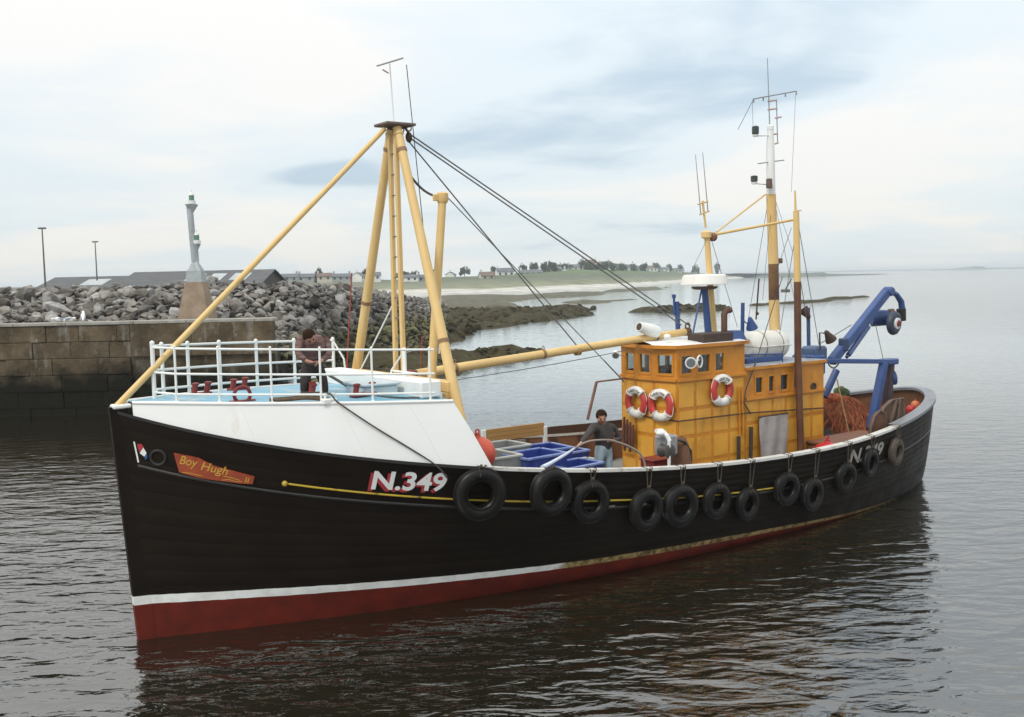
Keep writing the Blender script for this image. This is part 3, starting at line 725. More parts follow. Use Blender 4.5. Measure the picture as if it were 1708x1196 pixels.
tree_leaf = [M('far_leaf_dark', (.030, .046, .022), (.052, .070, .030), scale=.4, rough=.9), M('far_leaf_mid', (.050, .072, .030), (.075, .095, .04), scale=.4, rough=.9)]
bark_m = M('far_bark', (.08, .065, .05), rough=.9)
def crown_mesh(seed, m):
    rnd = random.Random(seed); g = G()
    lumps = [(Vector((rnd.uniform(-.33, .33), rnd.uniform(-.3, .3), rnd.uniform(.4, .82))), rnd.uniform(.16, .27)) for _ in range(9)]
    for c, r in lumps:
        for _ in range(60):
            d = Vector((rnd.gauss(0, 1), rnd.gauss(0, 1), rnd.gauss(0, .8))).normalized(); p = c + d * r * rnd.uniform(.55, 1.08)
            a = Vector((rnd.gauss(0, 1), rnd.gauss(0, 1), rnd.gauss(0, 1))).normalized(); b = a.orthogonal().normalized(); q = rnd.uniform(.03, .06)
            g.add([p - a * q - b * q * .6, p + a * q - b * q * .5, p + a * q * .8 + b * q, p - a * q * .7 + b * q * .8], [(0, 1, 2, 3)])
    o = g.build('crown', m, None, smooth=0, fixn=False); me = o.data; bpy.data.objects.remove(o); return me
def trunk_mesh():
    g = G(); g.tube([(0, 0, -.15), (.01, 0, .3), (0, .01, .6)], [.05, .035, .015], 6)
    for a in (0, 2.1, 4.2): g.tube([(0, 0, .32), (.16 * math.cos(a), .16 * math.sin(a), .58)], [.02, .008], 5)
    o = g.build('trunk', bark_m, None); me = o.data; bpy.data.objects.remove(o); return me
CR = [[crown_mesh(s, tree_leaf[k]) for s in range(4)] for k in (0, 1)]; TR = trunk_mesh()
def tree(p, h, w, k, lab):
    e_ = empty('tree', Matrix.Translation(p) @ Matrix.Rotation(random.uniform(0, 6), 4, 'Z') @ Matrix.Diagonal((w, w, h, 1)), lab, 'tree', 'trees of the village on the far shore')
    for nm, me in (('crown', random.choice(CR[k])), ('trunk', TR)):
        o = bpy.data.objects.new(nm, me); COL.objects.link(o); o.parent = e_
TREES = [
 ((-84.071, 600.000, 7.012), 7, 9, 0, 'dark round tree between the left mast leg and the ladder'),
 ((-104.391, 560.000, 7.518), 5, 9, 1, 'small green tree between the grey and cream houses above the breakwater'),
 ((-61.922, 590.000, 6.523), 8, 8, 0, 'dark tree touching the right rail of the mast ladder'),
 ((-56.630, 600.000, 6.742), 7, 7, 0, 'second dark tree to the right of the mast ladder'),
 ((-47.477, 600.000, 6.886), 6, 8, 1, 'green bush behind the right mast leg'),
 ((-27.134, 610.000, 7.853), 6, 9, 1, 'low green bush on the slope left of the brown roofed house'),
 ((-9.037, 620.000, 7.829), 5, 8, 1, 'green bush just left of the broad white house'),
 ((7.758, 625.000, 8.195), 6, 10, 0, 'dark tree over the left end of the white terrace'),
 ((15.845, 640.000, 9.196), 6, 9, 0, 'dark tree over the middle of the white terrace'),
 ((21.464, 640.000, 8.695), 8, 9, 0, 'dark tree over the right end of the white terrace'),
 ((25.041, 645.000, 9.017), 10, 11, 0, 'largest dark tree on the left part of the ridge'),
 ((32.703, 670.000, 9.773), 8, 8, 1, 'mid green tree just right of the largest dark tree'),
 ((39.340, 690.000, 9.764), 8, 8, 0, 'dark tree behind the small white gabled house on the hill'),
 ((48.944, 700.000, 10.026), 7, 11, 0, 'dark tree left of the tallest hilltop house'),
 ((52.673, 690.000, 8.656), 7, 12, 0, 'wide dark tree below the tallest hilltop house'),
 ((59.597, 700.000, 8.967), 8, 10, 0, 'dark tree between the two hilltop houses'),
 ((69.861, 730.000, 9.355), 9, 12, 0, 'wide dark tree right of the hilltop houses'),
 ((73.271, 730.000, 8.425), 7, 10, 1, 'mid green tree below the cream hilltop house'),
 ((84.515, 770.000, 8.855), 9, 9, 0, 'dark tree right of the cream hilltop house'),
 ((96.243, 800.000, 8.316), 8, 12, 0, 'dark tree left of the grey house on the right of the hill'),
 ((107.638, 830.000, 8.234), 8, 11, 0, 'dark tree right of the grey house on the right of the hill'),
 ((126.499, 880.000, 7.587), 8, 13, 1, 'mid green tree below the large brown roofed house'),
 ((148.254, 950.000, 6.909), 8, 13, 0, 'dark tree before the white house left of the radar'),
 ((167.193, 1000.000, 6.131), 8, 14, 0, 'dark tree just left of the radar scanner'),
 ((208.452, 1150.000, 5.142), 8, 18, 0, 'dark tree low on the shore behind the radar scanner'),
 ((262.324, 1300.000, 3.693), 8, 22, 0, 'last dark tree of the shore right of the radar scanner'),
]
for p_, w_, h_, k_, l_ in TREES: tree(Vector(p_) - Vector((0, 0, h_ * .25)), h_, w_, k_, l_)

# ================================================================== THE FISHING BOAT
boat = empty('fishing_boat', MB, 'black wooden fishing boat with white whaleback and orange wheelhouse, under way past the harbour wall', 'fishing boat')
def P(g, name, mat, parent=boat, smooth=35, label=None, fixn=True):
    o = g.build(name, mat, parent, smooth=smooth, fixn=fixn)
    if label: o['label'] = label
    return o

def hull_material():
    m = bpy.data.materials.new('hull_paint'); m.use_nodes = True
    nt = m.node_tree; b = nt.nodes['Principled BSDF']
    tcn = nt.nodes.new('ShaderNodeTexCoord'); sp = nt.nodes.new('ShaderNodeSeparateXYZ'); nt.links.new(tcn.outputs['Object'], sp.inputs[0])
    def nz(sc, st=(1, 1, 1), det=7, r=.6):
        mp = nt.nodes.new('ShaderNodeMapping'); mp.inputs['Scale'].default_value = st; nt.links.new(tcn.outputs['Object'], mp.inputs[0])
        n = nt.nodes.new('ShaderNodeTexNoise'); n.inputs['Scale'].default_value = sc; n.inputs['Detail'].default_value = det; n.inputs['Roughness'].default_value = r
        nt.links.new(mp.outputs[0], n.inputs['Vector']); return n.outputs['Fac']
    def ma(op, a, c, d=None):
        n = nt.nodes.new('ShaderNodeMath'); n.operation = op
        for i, v in enumerate((a, c, d)):
            if v is None: continue
            if isinstance(v, (int, float)): n.inputs[i].default_value = v
            else: nt.links.new(v, n.inputs[i])
        return n.outputs[0]
    def mr(s, a, c, lo=0., hi=1.):
        n = nt.nodes.new('ShaderNodeMapRange'); n.inputs[1].default_value = a; n.inputs[2].default_value = c; n.inputs[3].default_value = lo; n.inputs[4].default_value = hi
        nt.links.new(s, n.inputs[0]); return n.outputs[0]
    def mix(f, a, c):
        n = nt.nodes.new('ShaderNodeMix'); n.data_type = 'RGBA'; nt.links.new(f, n.inputs[0])
        for i, v in ((6, a), (7, c)):
            if isinstance(v, tuple): n.inputs[i].default_value = (*v, 1)
            else: nt.links.new(v, n.inputs[i])
        return n.outputs[2]
    wob = ma('MULTIPLY', ma('SUBTRACT', nz(3.0), .5), .03)
    up = ma('ADD', ma('ADD', sp.outputs[2], ma('MULTIPLY', sp.outputs[0], .0405)), wob)       # stripe's top edge: z = .745 - .0405 s
    dn = ma('ADD', ma('ADD', sp.outputs[2], ma('MULTIPLY', sp.outputs[0], .0355)), wob)       # stripe's lower edge: z = .595 - .0355 s
    black = mix(mr(nz(1.6, (.35, 1, 1)), .4, .65), (.0085, .0052, .0030), (.0130, .0084, .0050))
    black = mix(mr(nz(6, (1, 1, .25), 8, .7), .66, .85), black, (.028, .020, .014))
    b.inputs['Specular IOR Level'].default_value = .13              # salt and scuffs running down
    white = mix(mr(nz(3.5), .45, .62), (.74, .74, .70), (.62, .62, .58))
    grime = mix(mr(nz(9), .42, .6), (.33, .24, .10), (.10, .065, .03))
    white = mix(mr(ma('ADD', sp.outputs[0], ma('MULTIPLY', nz(2), 1.2)), 7.5, 7.9), white, grime)
    red = mix(mr(nz(2.2), .38, .66), (.135, .018, .010), (.085, .014, .009))
    c = mix(mr(up, .742, .746), mix(mr(dn, .593, .597), red, white), black)
    nt.links.new(c, b.inputs['Base Color'])
    nt.links.new(mr(nz(2.5), .3, .7, .38, .6), b.inputs['Roughness'])
    bp = nt.nodes.new('ShaderNodeBump'); bp.inputs['Distance'].default_value = .006; nt.links.new(nz(7, (.3, 1, 1)), bp.inputs['Height']); nt.links.new(bp.outputs[0], b.inputs['Normal'])
    return m
hull_m = hull_material()
black_m = M('black_paint', (.010, .009, .008), (.020, .017, .014), scale=2, rough=.5, dirt=(.06, .05, .04), dirt_scale=3, dlo=.6, dhi=.8)
yel_wood = M('mast_buff', (.66, .435, .165), (.72, .50, .215), scale=1.2, rough=.5, dirt=(.45, .24, .075), dirt_scale=1.4, dlo=.6, dhi=.85, stretch=(2, 2, .6))
orange_m = M('varnish_frame', (.60, .245, .024), (.51, .190, .019), scale=2.5, rough=.38, dirt=(.24, .085, .015), dirt_scale=1.6, dlo=.55, dhi=.8)
panel_m = M('varnish_panel', (.72, .365, .052), (.62, .285, .034), scale=1.1, rough=.36, stretch=(1, 1, .45), dirt=(.36, .13, .018), dirt_scale=2.0, dlo=.52, dhi=.78, bump=.003, bscale=20)
white_rail = M('rail_white', (.82, .82, .79), (.76, .76, .72), scale=3, rough=.4, dirt=(.60, .52, .42), dirt_scale=4, dlo=.66, dhi=.82)
wb_white = M('whaleback_white', (.83, .82, .79), (.79, .78, .745), scale=.8, rough=.42, stretch=(1, 1, .3), dirt=(.62, .54, .44), dirt_scale=2.6, dlo=.63, dhi=.9, bump=.004, bscale=2)
deck_blue = M('deck_blue', (.16, .36, .48), (.24, .45, .56), scale=1.6, rough=.6, dirt=(.48, .52, .53), dirt_scale=1.5, dlo=.5, dhi=.72)
deck_m = M('deck_wood', (.20, .22, .215), (.28, .30, .29), scale=1.5, rough=.45, stretch=(.4, 3, 1), dirt=(.12, .11, .09), dirt_scale=2)
brown_m = M('bulwark_brown', (.145, .060, .028), (.20, .090, .040), scale=1.6, rough=.6, dirt=(.06, .030, .018), dirt_scale=1.5)
dkbrown = M('dark_brown', (.050, .026, .016), (.075, .036, .020), scale=2, rough=.6)
red_m = M('red_paint', (.22, .022, .017), (.16, .017, .013), scale=3, rough=.45, dirt=(.12, .03, .02), dirt_scale=4)
blue_m = M('gear_blue', (.028, .064, .195), (.042, .088, .24), scale=2, rough=.42, dirt=(.06, .065, .09), dirt_scale=2.5, dlo=.58, dhi=.75)
rope_m = M('rope_dark', (.045, .040, .035), (.075, .066, .055), scale=20, rough=.9)
wire_m = M('wire_grey', (.12, .12, .12), (.17, .165, .16), scale=10, rough=.6)
glass_m = M('window_glass', (.02, .025, .028), rough=.06, spec=.6)
steel_m = M('steel_grey', (.25, .255, .26), (.33, .33, .33), scale=4, rough=.45, dirt=(.20, .13, .08), dirt_scale=3)
rubber_m = M('tyre_rubber', (.0045, .0036, .003), (.009, .0075, .006), scale=5, rough=.28, rough2=.5, spec=.28, bump=.004, bscale=22, dirt=(.065, .058, .050), dirt_scale=5, dlo=.64, dhi=.84)
capw_m = M('railcap_white', (.66, .65, .61), (.55, .53, .49), scale=3, rough=.5, dirt=(.22, .19, .15), dirt_scale=2.6, dlo=.56, dhi=.72)
cap_grey = M('railcap_grey', (.17, .175, .19), (.24, .25, .275), scale=2, rough=.5, dirt=(.20, .17, .14), dirt_scale=2)
def clear_glass():
    m = bpy.data.materials.new('clear_glass'); m.use_nodes = True; nt = m.node_tree; b = nt.nodes['Principled BSDF']
    out = nt.nodes['Material Output']; tr = nt.nodes.new('ShaderNodeBsdfTransparent'); tr.inputs[0].default_value = (.82, .86, .86, 1)
    gl = nt.nodes.new('ShaderNodeBsdfGlossy'); gl.inputs['Roughness'].default_value = .03
    fl = nt.nodes.new('ShaderNodeLayerWeight'); fl.inputs[0].default_value = .3; fr = nt.nodes.new('ShaderNodeMath'); fr.operation = 'MULTIPLY_ADD'; fr.inputs[1].default_value = .35; fr.inputs[2].default_value = .03; nt.links.new(fl.outputs['Facing'], fr.inputs[0]); mx = nt.nodes.new('ShaderNodeMixShader')
    nt.links.new(fr.outputs[0], mx.inputs[0]); nt.links.new(tr.outputs[0], mx.inputs[1]); nt.links.new(gl.outputs[0], mx.inputs[2]); nt.links.new(mx.outputs[0], out.inputs[0]); return m
clear_m = clear_glass()

# ---- hull: bottom shell, then planks either side
XS = [0.0] + [0.5 * (i / 40) ** 1.3 for i in range(1, 41)] + [0.5 + 0.5 * (1 - (1 - i / 44) ** 1.7) for i in range(1, 45)]
def Hl(x, v, side, off=0.0):
    p = hullp(x, v); t = max(p.y - off, 0.0 if x in (0.0, 1.0) else 0.004)
    return Vector((p.x, -side * t, p.z))
for side in (1, -1):
    g = G(); g.grid([[Hl(x, v, side) for x in XS] for v in (-.32, -.15, 0, .05, .1, .15, .2, .235)])
    P(g, 'hull_bottom', hull_m)
VB = [.235, .31, .385, .455, .525, .60, .675, .745, .815, .88, .94, 1.0]
for i in range(len(VB) - 1):
    a, b_ = VB[i], VB[i + 1]; ev = .004
    for side in (1, -1):
        g = G(); g.grid([[Hl(x, v, side, o_) for x in XS] for v, o_ in ((a, .0035), (a + ev, 0), ((a + b_) / 2, -.0003), (b_ - ev, 0), (b_, .0035))])
        P(g, 'hull_plank', hull_m, smooth=50)
g = G()
for a in range(14):
    v0, v1 = -.3 + a * .0943, -.3 + (a + 1) * .0943
    if v1 > 1.02: v1 = 1.02
    z0, z1 = v0 * 3.81, v1 * 3.81
    x0, x1 = -.26 * v0, -.26 * v1
    g.add([(x0 - .05, -.05, z0), (x0 + .22, -.10, z0), (x0 + .22, .10, z0), (x0 - .05, .05, z0), (x1 - .05, -.05, z1), (x1 + .22, -.10, z1), (x1 + .22, .10, z1), (x1 - .05, .05, z1)], [(0, 1, 5, 4), (2, 3, 7, 6), (3, 0, 4, 7), (0, 3, 2, 1), (4, 5, 6, 7)])
P(g, 'stem_post', hull_m, smooth=0)
g = G(); g.box((-.12, 0, 3.89), (.3, .22, .07), None, .02); P(g, 'stem_head', white_rail)
# rubbing moulding and its yellow painted length
def along(s0, s1, dz, n, off=0.0, side=1):
    out = []
    for i in range(n + 1):
        s = s0 + (s1 - s0) * i / n; zq = zr(s) + dz(s)
        p, nn = hull_sz(s, zq, off); out.append(Vector((p.x, -side * p.y, p.z)))
    return out
dzm = lambda s: -.76 + .05 * min(1, max(0, s) / 4)
dzc = lambda s: -.565 if s < 8 else -.565 - .085 * min(1, (s - 8) / 4.7)
for side in (1, -1):
    g = G(); g.tube(along(.05, 20.6, dzm, 90, -.006, side), .030, 8); P(g, 'rubbing_strake', black_m)
    g = G(); g.tube(along(2.1, 12.7, lambda s: dzc(s), 70, .002, side), .017, 6); 
    g.ball(along(2.05, 2.1, lambda s: dzc(s), 1, .01, side)[0], .05, 2); P(g, 'cove_line', M('cove_yellow', (.55, .38, .035), (.42, .29, .03), scale=4, rough=.5, dirt=(.10, .07, .03), dirt_scale=2.2, dlo=.58, dhi=.66))
# rail cap, bulwark lining, deck
SS = [-.2 + .22 * i for i in range(8)] + [1.6 + .45 * i for i in range(40)]
SS = [s for s in SS if s < 19.4]
def xof(s): return (s - S0) / (LEN - S0)
def sweep_cap(ss, w_in, w_out, th, side, dz=0.0):
    rows = []
    for s in ss:
        b = brail(s); z = zr(s) + dz
        bi = max(b - w_in, 0.0)
        rows.append([Vector((s, -side * (b + w_out), z)), Vector((s, -side * (b + w_out), z + th)), Vector((s, -side * bi, z + th)), Vector((s, -side * bi, z))])
    g = G(); g.grid(rows, close=True); n = len(rows)
    g.f.append((0, 1, 2, 3)); g.f.append(tuple((n - 1) * 4 + i for i in range(4))[::-1]); return g
for side in (1, -1):
    P(sweep_cap([s for s in SS if s < 5.4], .10, .03, .05, side, .002), 'rail_cap', black_m, smooth=25)
    P(sweep_cap([5.4 + .4 * i for i in range(31)], .14, .045, .055, side), 'rail_cap', capw_m, smooth=25, label='worn white painted rail cap along the waist')
# stern cap goes round from port to starboard
def stern_ring(inset, z_add, n=64, s_start=17.4):
    out = []
    xs = [xof(s_start) + (1 - xof(s_start)) * (1 - (1 - i / n) ** 1.8) for i in range(n + 1)]
    port = [Vector((S0 + x * (LEN - S0), -2.75 * plan(x, .36, 2.4, .66, 1.75), zr(S0 + x * (LEN - S0)) + z_add)) for x in xs]
    pts = port + [Vector((p.x, -p.y, p.z)) for p in port[:-1][::-1]]
    res = []
    for i, p in enumerate(pts):
        d = pts[min(i + 1, len(pts) - 1)] - pts[max(i - 1, 0)]; nn = Vector((d.y, -d.x, 0)).normalized()
        c = Vector((17.5, 0, 0)) - p
        if nn.dot(c) < 0: nn = -nn
        res.append(p + nn * inset)
    return res
a, b_, c_, d_ = stern_ring(-.05, 0), stern_ring(-.05, .07), stern_ring(.24, .07), stern_ring(.24, 0)
g = G(); g.grid([[a[i], b_[i], c_[i], d_[i]] for i in range(len(a))], close=True); P(g, 'stern_rail_cap', cap_grey, smooth=30)
i0, i1 = stern_ring(.13, -.01), [p for p in stern_ring(.13, 0)]
for p in i1: p.z = 1.3
g = G(); g.grid([i0, i1]); P(g, 'stern_bulwark_lining', brown_m)
def zdeck(s): return min(max(zr(s) - .76, 1.13), 1.75) if s < 17 else 1.25
for side in (1, -1):
    g = G(); ss = [4.6 + .5 * i for i in range(27)]
    g.grid([[Vector((s, -side * (brail(s) - .12), zr(s) + .002)) for s in ss], [Vector((s, -side * (hull_sz(s, zdeck(s))[0].y - .1), zdeck(s) - .05)) for s in ss]]); P(g, 'bulwark_lining', brown_m)
    for s in [5.6 + .85 * i for i in range(14)]:
        g = G(); g.bar((s, -side * (hull_sz(s, zdeck(s))[0].y - .2), zdeck(s)), (s, -side * (brail(s) - .2), zr(s)), .12, .1, (1, 0, 0)); P(g, 'bulwark_stanchion', dkbrown, smooth=0)
g = G(); ss = [4.4 + .35 * i for i in range(50)]
g.grid([[Vector((s, k * (hull_sz(s, zdeck(s))[0].y - .06), zdeck(s) + .03 * (1 - k * k))) for k in (-1, -.5, 0, .5, 1)] for s in ss]); P(g, 'main_deck', deck_m, smooth=40)
# raised dark boards inside the starboard bulwark
g = G(); ss = [9.4, 10.7, 12, 14, 16]
q = [(s, brail(s) - .05, zr(s) + h) for s, h in zip(ss, (.06, .24, .26, .26, .24))]
g.grid([[Vector(p) for p in q], [Vector((p[0], p[1], zr(p[0]) + .05)) for p in q], [Vector((p[0], p[1] - .06, zr(p[0]) + .05)) for p in q], [Vector((p[0], p[1] - .06, p[2])) for p in q]], close=False); g.grid([[Vector((p[0], p[1] - .06, p[2])) for p in q], [Vector(p) for p in q]]); P(g, 'bulwark_board', dkbrown, smooth=0)

# ---- whaleback
def te(s): return max(brail(s) - .06 - .035 * max(s, 0), .02)
def ze(s): return 3.95 - .045 * s
WA, WB_ = 4.78, 5.36
ks = [i / 30 for i in range(31)]
for side in (1, -1):
    low = []; top = []
    for k in ks:
        s = .02 + (WB_ - .02) * k; low.append(Vector((s, -side * (brail(s) - .02), zr(s) + .045)))
        s2 = .02 + (WA - .02) * k; top.append(Vector((s2, -side * te(s2), ze(s2))))
    mid = [l.lerp(t_, .5) + Vector((0, -side * .035 * k_, .0)) for l, t_, k_ in zip(low, top, ks)]
    inn = lambda arr: [Vector((p.x, p.y * (1 - .04 / max(abs(p.y), .2)), p.z)) for p in arr]
    g = G(); g.grid([low, mid, top]); g.grid([inn(low), inn(mid), inn(top)]); g.add([low[-1], mid[-1], top[-1], inn(top)[-1], inn(mid)[-1], inn(low)[-1]], [(0, 1, 2, 3, 4, 5)])
    P(g, 'whaleback_side', wb_white, smooth=30)
    for ki in (9, 18, 25):           # welded plate laps standing a couple of millimetres proud
        g = G(); g.tube([low[ki] + Vector((0, -side * .001, 0)), mid[ki] + Vector((0, -side * .001, 0)), top[ki] + Vector((0, -side * .001, 0))], .006, 6); P(g, 'weld_seam', wb_white)
    g = G(); g.tube([p + Vector((0, 0, .0)) for p in top], .028, 8); P(g, 'whaleback_edge', wb_white)
ss = [.02 + (WA - .02) * k for k in ks]
g = G(); g.grid([[Vector((s, k * (te(s) - .004), ze(s) + .09 * (1 - k * k) * min(1, s))) for k in (-1, -.75, -.5, -.25, 0, .25, .5, .75, 1)] for s in ss]); P(g, 'foredeck', deck_blue, smooth=40)
g = G(); g.grid([[Vector((WA - .03, k * te(WA), ze(WA) + .09 * (1 - k * k) - .01)) for k in (-1, -.5, 0, .5, 1)], [Vector((WA - .03, k * (hull_sz(WA, zdeck(WA))[0].y - .12), zdeck(WA) - .05)) for k in (-1, -.5, 0, .5, 1)]]); P(g, 'whaleback_bulkhead', wb_white)
g = G(); g.box((4.55, 0, ze(4.5) + .18), (.42, 3.9, .30), None, .03); P(g, 'deck_coaming', wb_white)
g = G(); g.box((3.9, -1.0, ze(3.9) + .13), (.65, .75, .2), None, .03); g.box((3.9, -1.0, ze(3.9) + .25), (.72, .82, .05), None, .015); P(g, 'deck_hatch', M('hatch_blue', (.42, .50, .54), (.55, .60, .62), scale=2, rough=.5, dirt=(.6, .6, .58), dirt_scale=2))
# ---- rails round the foredeck
HB = .91
def post(s, t, r, h=HB): 
    g = G(); z = ze(s); g.tube([(s, -t, z), (s, -t, z + h)], r, 8); g.lathe([(r * 1.8, 0), (r * 1.8, .03)], (s, -t, z), n=8); g.ball((s, -t, z + h), r * 1.25, 1); P(g, 'rail_post', white_rail)
PORT = [(.62, None), (1.2, None), (1.93, None), (2.65, None), (3.45, None), (4.42, None)]
tp = lambda s: te(s) - .07
for s, _ in PORT: post(s, tp(s), .020)
STB = [.75, 1.3, 2.0, 2.85, 3.75]
for s in STB: post(s, -tp(s), .032)
post(.42, .0, .036, .95); post(5.0 - .3, -tp(4.7), .036)
post(4.6, .95, .04, .82)
def railpath(h, side, s1):
    pts = [Vector((.42, 0, ze(.42) + h))]
    k = 24
    for i in range(k + 1):
        s = .62 + (s1 - .62) * i / k; pts.append(Vector((s, -side * tp(s), ze(s) + h)))
    return pts
for h in (HB - .03, .47, .14):
    g = G(); g.tube(railpath(h, 1, 4.5), .019, 8); P(g, 'guard_rail', white_rail)
    g = G(); g.tube(railpath(h, -1, 4.7), .022, 8); P(g, 'guard_rail', white_rail)
g = G(); t0 = tp(4.7); g.tube([(4.7, t0, ze(4.7) + HB - .03), (4.85, t0 - .18, ze(4.7) + .5), (4.88, t0 - .2, ze(4.7))], .02, 6); P(g, 'rail_brace', white_rail)
g = G(); g.tube([(4.6, -.95, ze(4.6) + .8), (4.6, -.45, ze(4.6) + .42), (4.6, -.42, ze(4.6) + .0)], .018, 6); g.tube([(4.6, -.45, ze(4.6) + .42), (4.6, -1.5, ze(4.6) + .42)], .018, 6); P(g, 'rail_brace', white_rail)
# ---- foredeck fittings
def bollard(s, t, rot, w=.36):
    m = Matrix.Rotation(rot, 3, 'Z'); c = Vector((s, -t, ze(s) + .06)); g = G()
    g.box(c + Vector((0, 0, .03)), (w * 1.25, .16, .06), m, .01)
    for k in (-1, 1):
        q = c + m @ Vector((k * w * .42, 0, .06)); g.tube([q, q + Vector((.03, 0, .15))], .048, 10); g.lathe([(.065, .13), (.065, .16), (.03, .17)], q + Vector((.03, 0, 0)), n=10)
    P(g, 'bollard', red_m)
bollard(2.05, -.55, .5); bollard(2.75, 1.0, 1.2, .42); bollard(3.55, 1.35, .2, .4); bollard(1.15, .1, .3, .3)
g = G(); s = 1.55; g.torus((s, -tp(s) + .12, ze(s) + .13), (0.15, 1, 0), .13, .03, 20, 8); g.box((s, -tp(s) + .12, ze(s) + .02), (.42, .12, .05), None, .01); P(g, 'fairlead', red_m)
g = G(); g.box((2.75, -tp(2.75) - .03, ze(2.75) + .03), (.26, .14, .1), None, .02); g.tube([(2.68, -tp(2.75) - .05, ze(2.75) + .05), (2.68, -tp(2.75) - .05, ze(2.75) + .17)], .025, 8); g.tube([(2.82, -tp(2.75) - .05, ze(2.75) + .05), (2.82, -tp(2.75) - .05, ze(2.75) + .17)], .025, 8); P(g, 'rope_chock', white_rail)

# ---- goalpost mast forward
MT = Vector((5.07, 0, 8.66))
def spar(a, b, r, n=14, r2=None):
    g = G(); g.tube([a, b], r, n, r2=r2); return g
P(spar(L(5.10, 2.30, 2.5), MT + Vector((0, -.12, 0)), .100, r2=.080), 'mast_leg', yel_wood)
P(spar(L(5.12, -2.15, 3.55), MT + Vector((0, .12, 0)), .100, r2=.080), 'mast_leg', yel_wood)
P(spar((-.22, 0, 3.86), MT + Vector((-.2, 0, -.02)), .054, r2=.046), 'forestay_spar', yel_wood)
g = G(); g.box(MT + Vector((0.02, 0, .06)), (.62, .52, .05), None, .01); P(g, 'mast_cap', M('cap_dark', (.11, .085, .07), (.16, .12, .09), scale=5, rough=.6))
g = G(); g.bar(L(5.05, -2.1, 3.92), L(5.06, 1.82, 3.92), .2, .2, bev=.02); P(g, 'mast_crossbeam', yel_wood)
g = G(); g.bar(L(4.98, 1.75, 3.0), L(4.98, 1.75, 3.82), .12, .12, (1, 0, 0), .01); P(g, 'beam_post', yel_wood)
for t in (.155, -.155):
    g = G(); g.bar((5.03, -t, 3.7), (5.04, -t * .72, 8.55), .085, .085, (1, 0, 0), .012); P(g, 'ladder_rail', yel_wood)
for i in range(12):
    z = 3.95 + i * .385; w = .15 * (1 - .28 * (z - 3.7) / 4.85)
    g = G(); g.tube([(5.035, -w, z), (5.035, w, z)], .012, 6); P(g, 'ladder_rung', wire_m)
P(spar(L((5.207, 0.750, 3.328)), L((5.626, 0.750, 7.294)), .088, 12, .076), 'derrick_post', yel_wood)
hd = L((5.627, 0.750, 7.327))
g = G(); g.lathe([(.085, -.1), (.11, -.05), (.11, .08), (.06, .11)], hd, n=10); g.box(hd + Vector((-.12, 0, 0)), (.16, .06, .12), None, .01); P(g, 'derrick_head', yel_wood)
# main boom, its heel and its slings
BA, BB = L((5.385, 0.000, 4.009)), L((12.736, 0.000, 4.474))
P(spar(BA, BB, .092, 16, .085), 'cargo_boom', yel_wood)
g = G(); g.ball(BA + Vector((-.14, 0, 0)), .1, 2, (1, 1, 1)); g.tube([BA + Vector((-.1, 0, 0)), BA + Vector((.12, 0, .02))], .075, 10); P(g, 'boom_heel', red_m)
g = G(); mid = L((9.399, 0.000, 4.222)); dv = (BB - BA).normalized(); g.tube([mid - dv * .05, mid + dv * .05], .105, 14); P(g, 'boom_band', M('band_tan', (.36, .22, .09), rough=.6))
g = G(); g.tube([BB - dv * .1, BB + dv * .05], .095, 12); g.torus(BB + Vector((0, 0, .13)), (0, 1, 0), .07, .02, 12, 6); P(g, 'boom_end', M('boom_iron', (.10, .05, .035), (.16, .09, .05), scale=6, rough=.6))
iron_m = M('fitting_iron', (.20, .11, .055), (.30, .18, .09), scale=6, rough=.65, dirt=(.10, .045, .025), dirt_scale=5)
for a, b, r_ in ((L(5.10, 2.30, 2.5), MT + Vector((0, -.12, 0)), .100), (L(5.12, -2.15, 3.55), MT + Vector((0, .12, 0)), .100)):
    for k in (.36, .93):
        p = a.lerp(b, k); d = (b - a).normalized(); q = r_ * (1 - .19 * k)
        g = G(); g.tube([p - d * .035, p + d * .035], q + .010, 14); g.box(p + Vector((.0, 0, 0)) + d.orthogonal() * (q + .03), (.05, .03, .08), None, .006); P(g, 'leg_band', iron_m)
    g = G(); p = a.lerp(b, .985); g.tube([p - (b - a).normalized() * .05, p], r_ * .95, 14); P(g, 'weld_collar', yel_wood)
for k in (.12, .42, .86):
    p = BA.lerp(BB, k); g = G(); g.tube([p - dv * .03, p + dv * .03], .102, 14); g.torus(p + Vector((0, 0, .13)), (0, 1, 0), .035, .01, 10, 5); P(g, 'boom_band', iron_m)
for t in (-1.2, 0, 1.2):
    g = G(); g.prism([L(4.95, t, 3.84), L(4.72, t, 3.84), L(4.95, t, 4.0)], (0, .03, 0)); P(g, 'beam_bracket', yel_wood, smooth=0)
for y_ in (-.14, .14):
    g = G(); g.torus(MT + Vector((.24, y_, .0)), (0, 1, 0), .05, .014, 12, 6); P(g, 'shackle', iron_m)
# antenna on the mast head
g = G(); g.tube([MT + Vector((0, 0, .1)), L((5.020, 0.000, 9.848))], .014, 6); P(g, 'aerial_pole', white_rail)
g = G(); g.tube([L((4.672, 0.150, 9.743)), L((5.420, -0.200, 10.026))], .016, 6); P(g, 'aerial_bar', steel_m)
g = G(); g.tube([L((4.864, 0.000, 9.723)), L((4.988, 0.000, 9.670))], .014, 6); P(g, 'aerial_stub', M('stub_pink', (.5, .3, .28), rough=.6))
def sag(a, b, d, n=12):
    a, b = Vector(a), Vector(b)
    return [a.lerp(b, i / n) - Vector((0, 0, d * 4 * (i / n) * (1 - i / n))) for i in range(n + 1)]
def line(a, b, r=.012, d=0.0, m=None, name='rigging_wire'):
    g = G(); g.tube(sag(a, b, d) if d else [a, b], r, 5); return P(g, name, m or wire_m)
BLK = L((5.383, 0.000, 8.515))
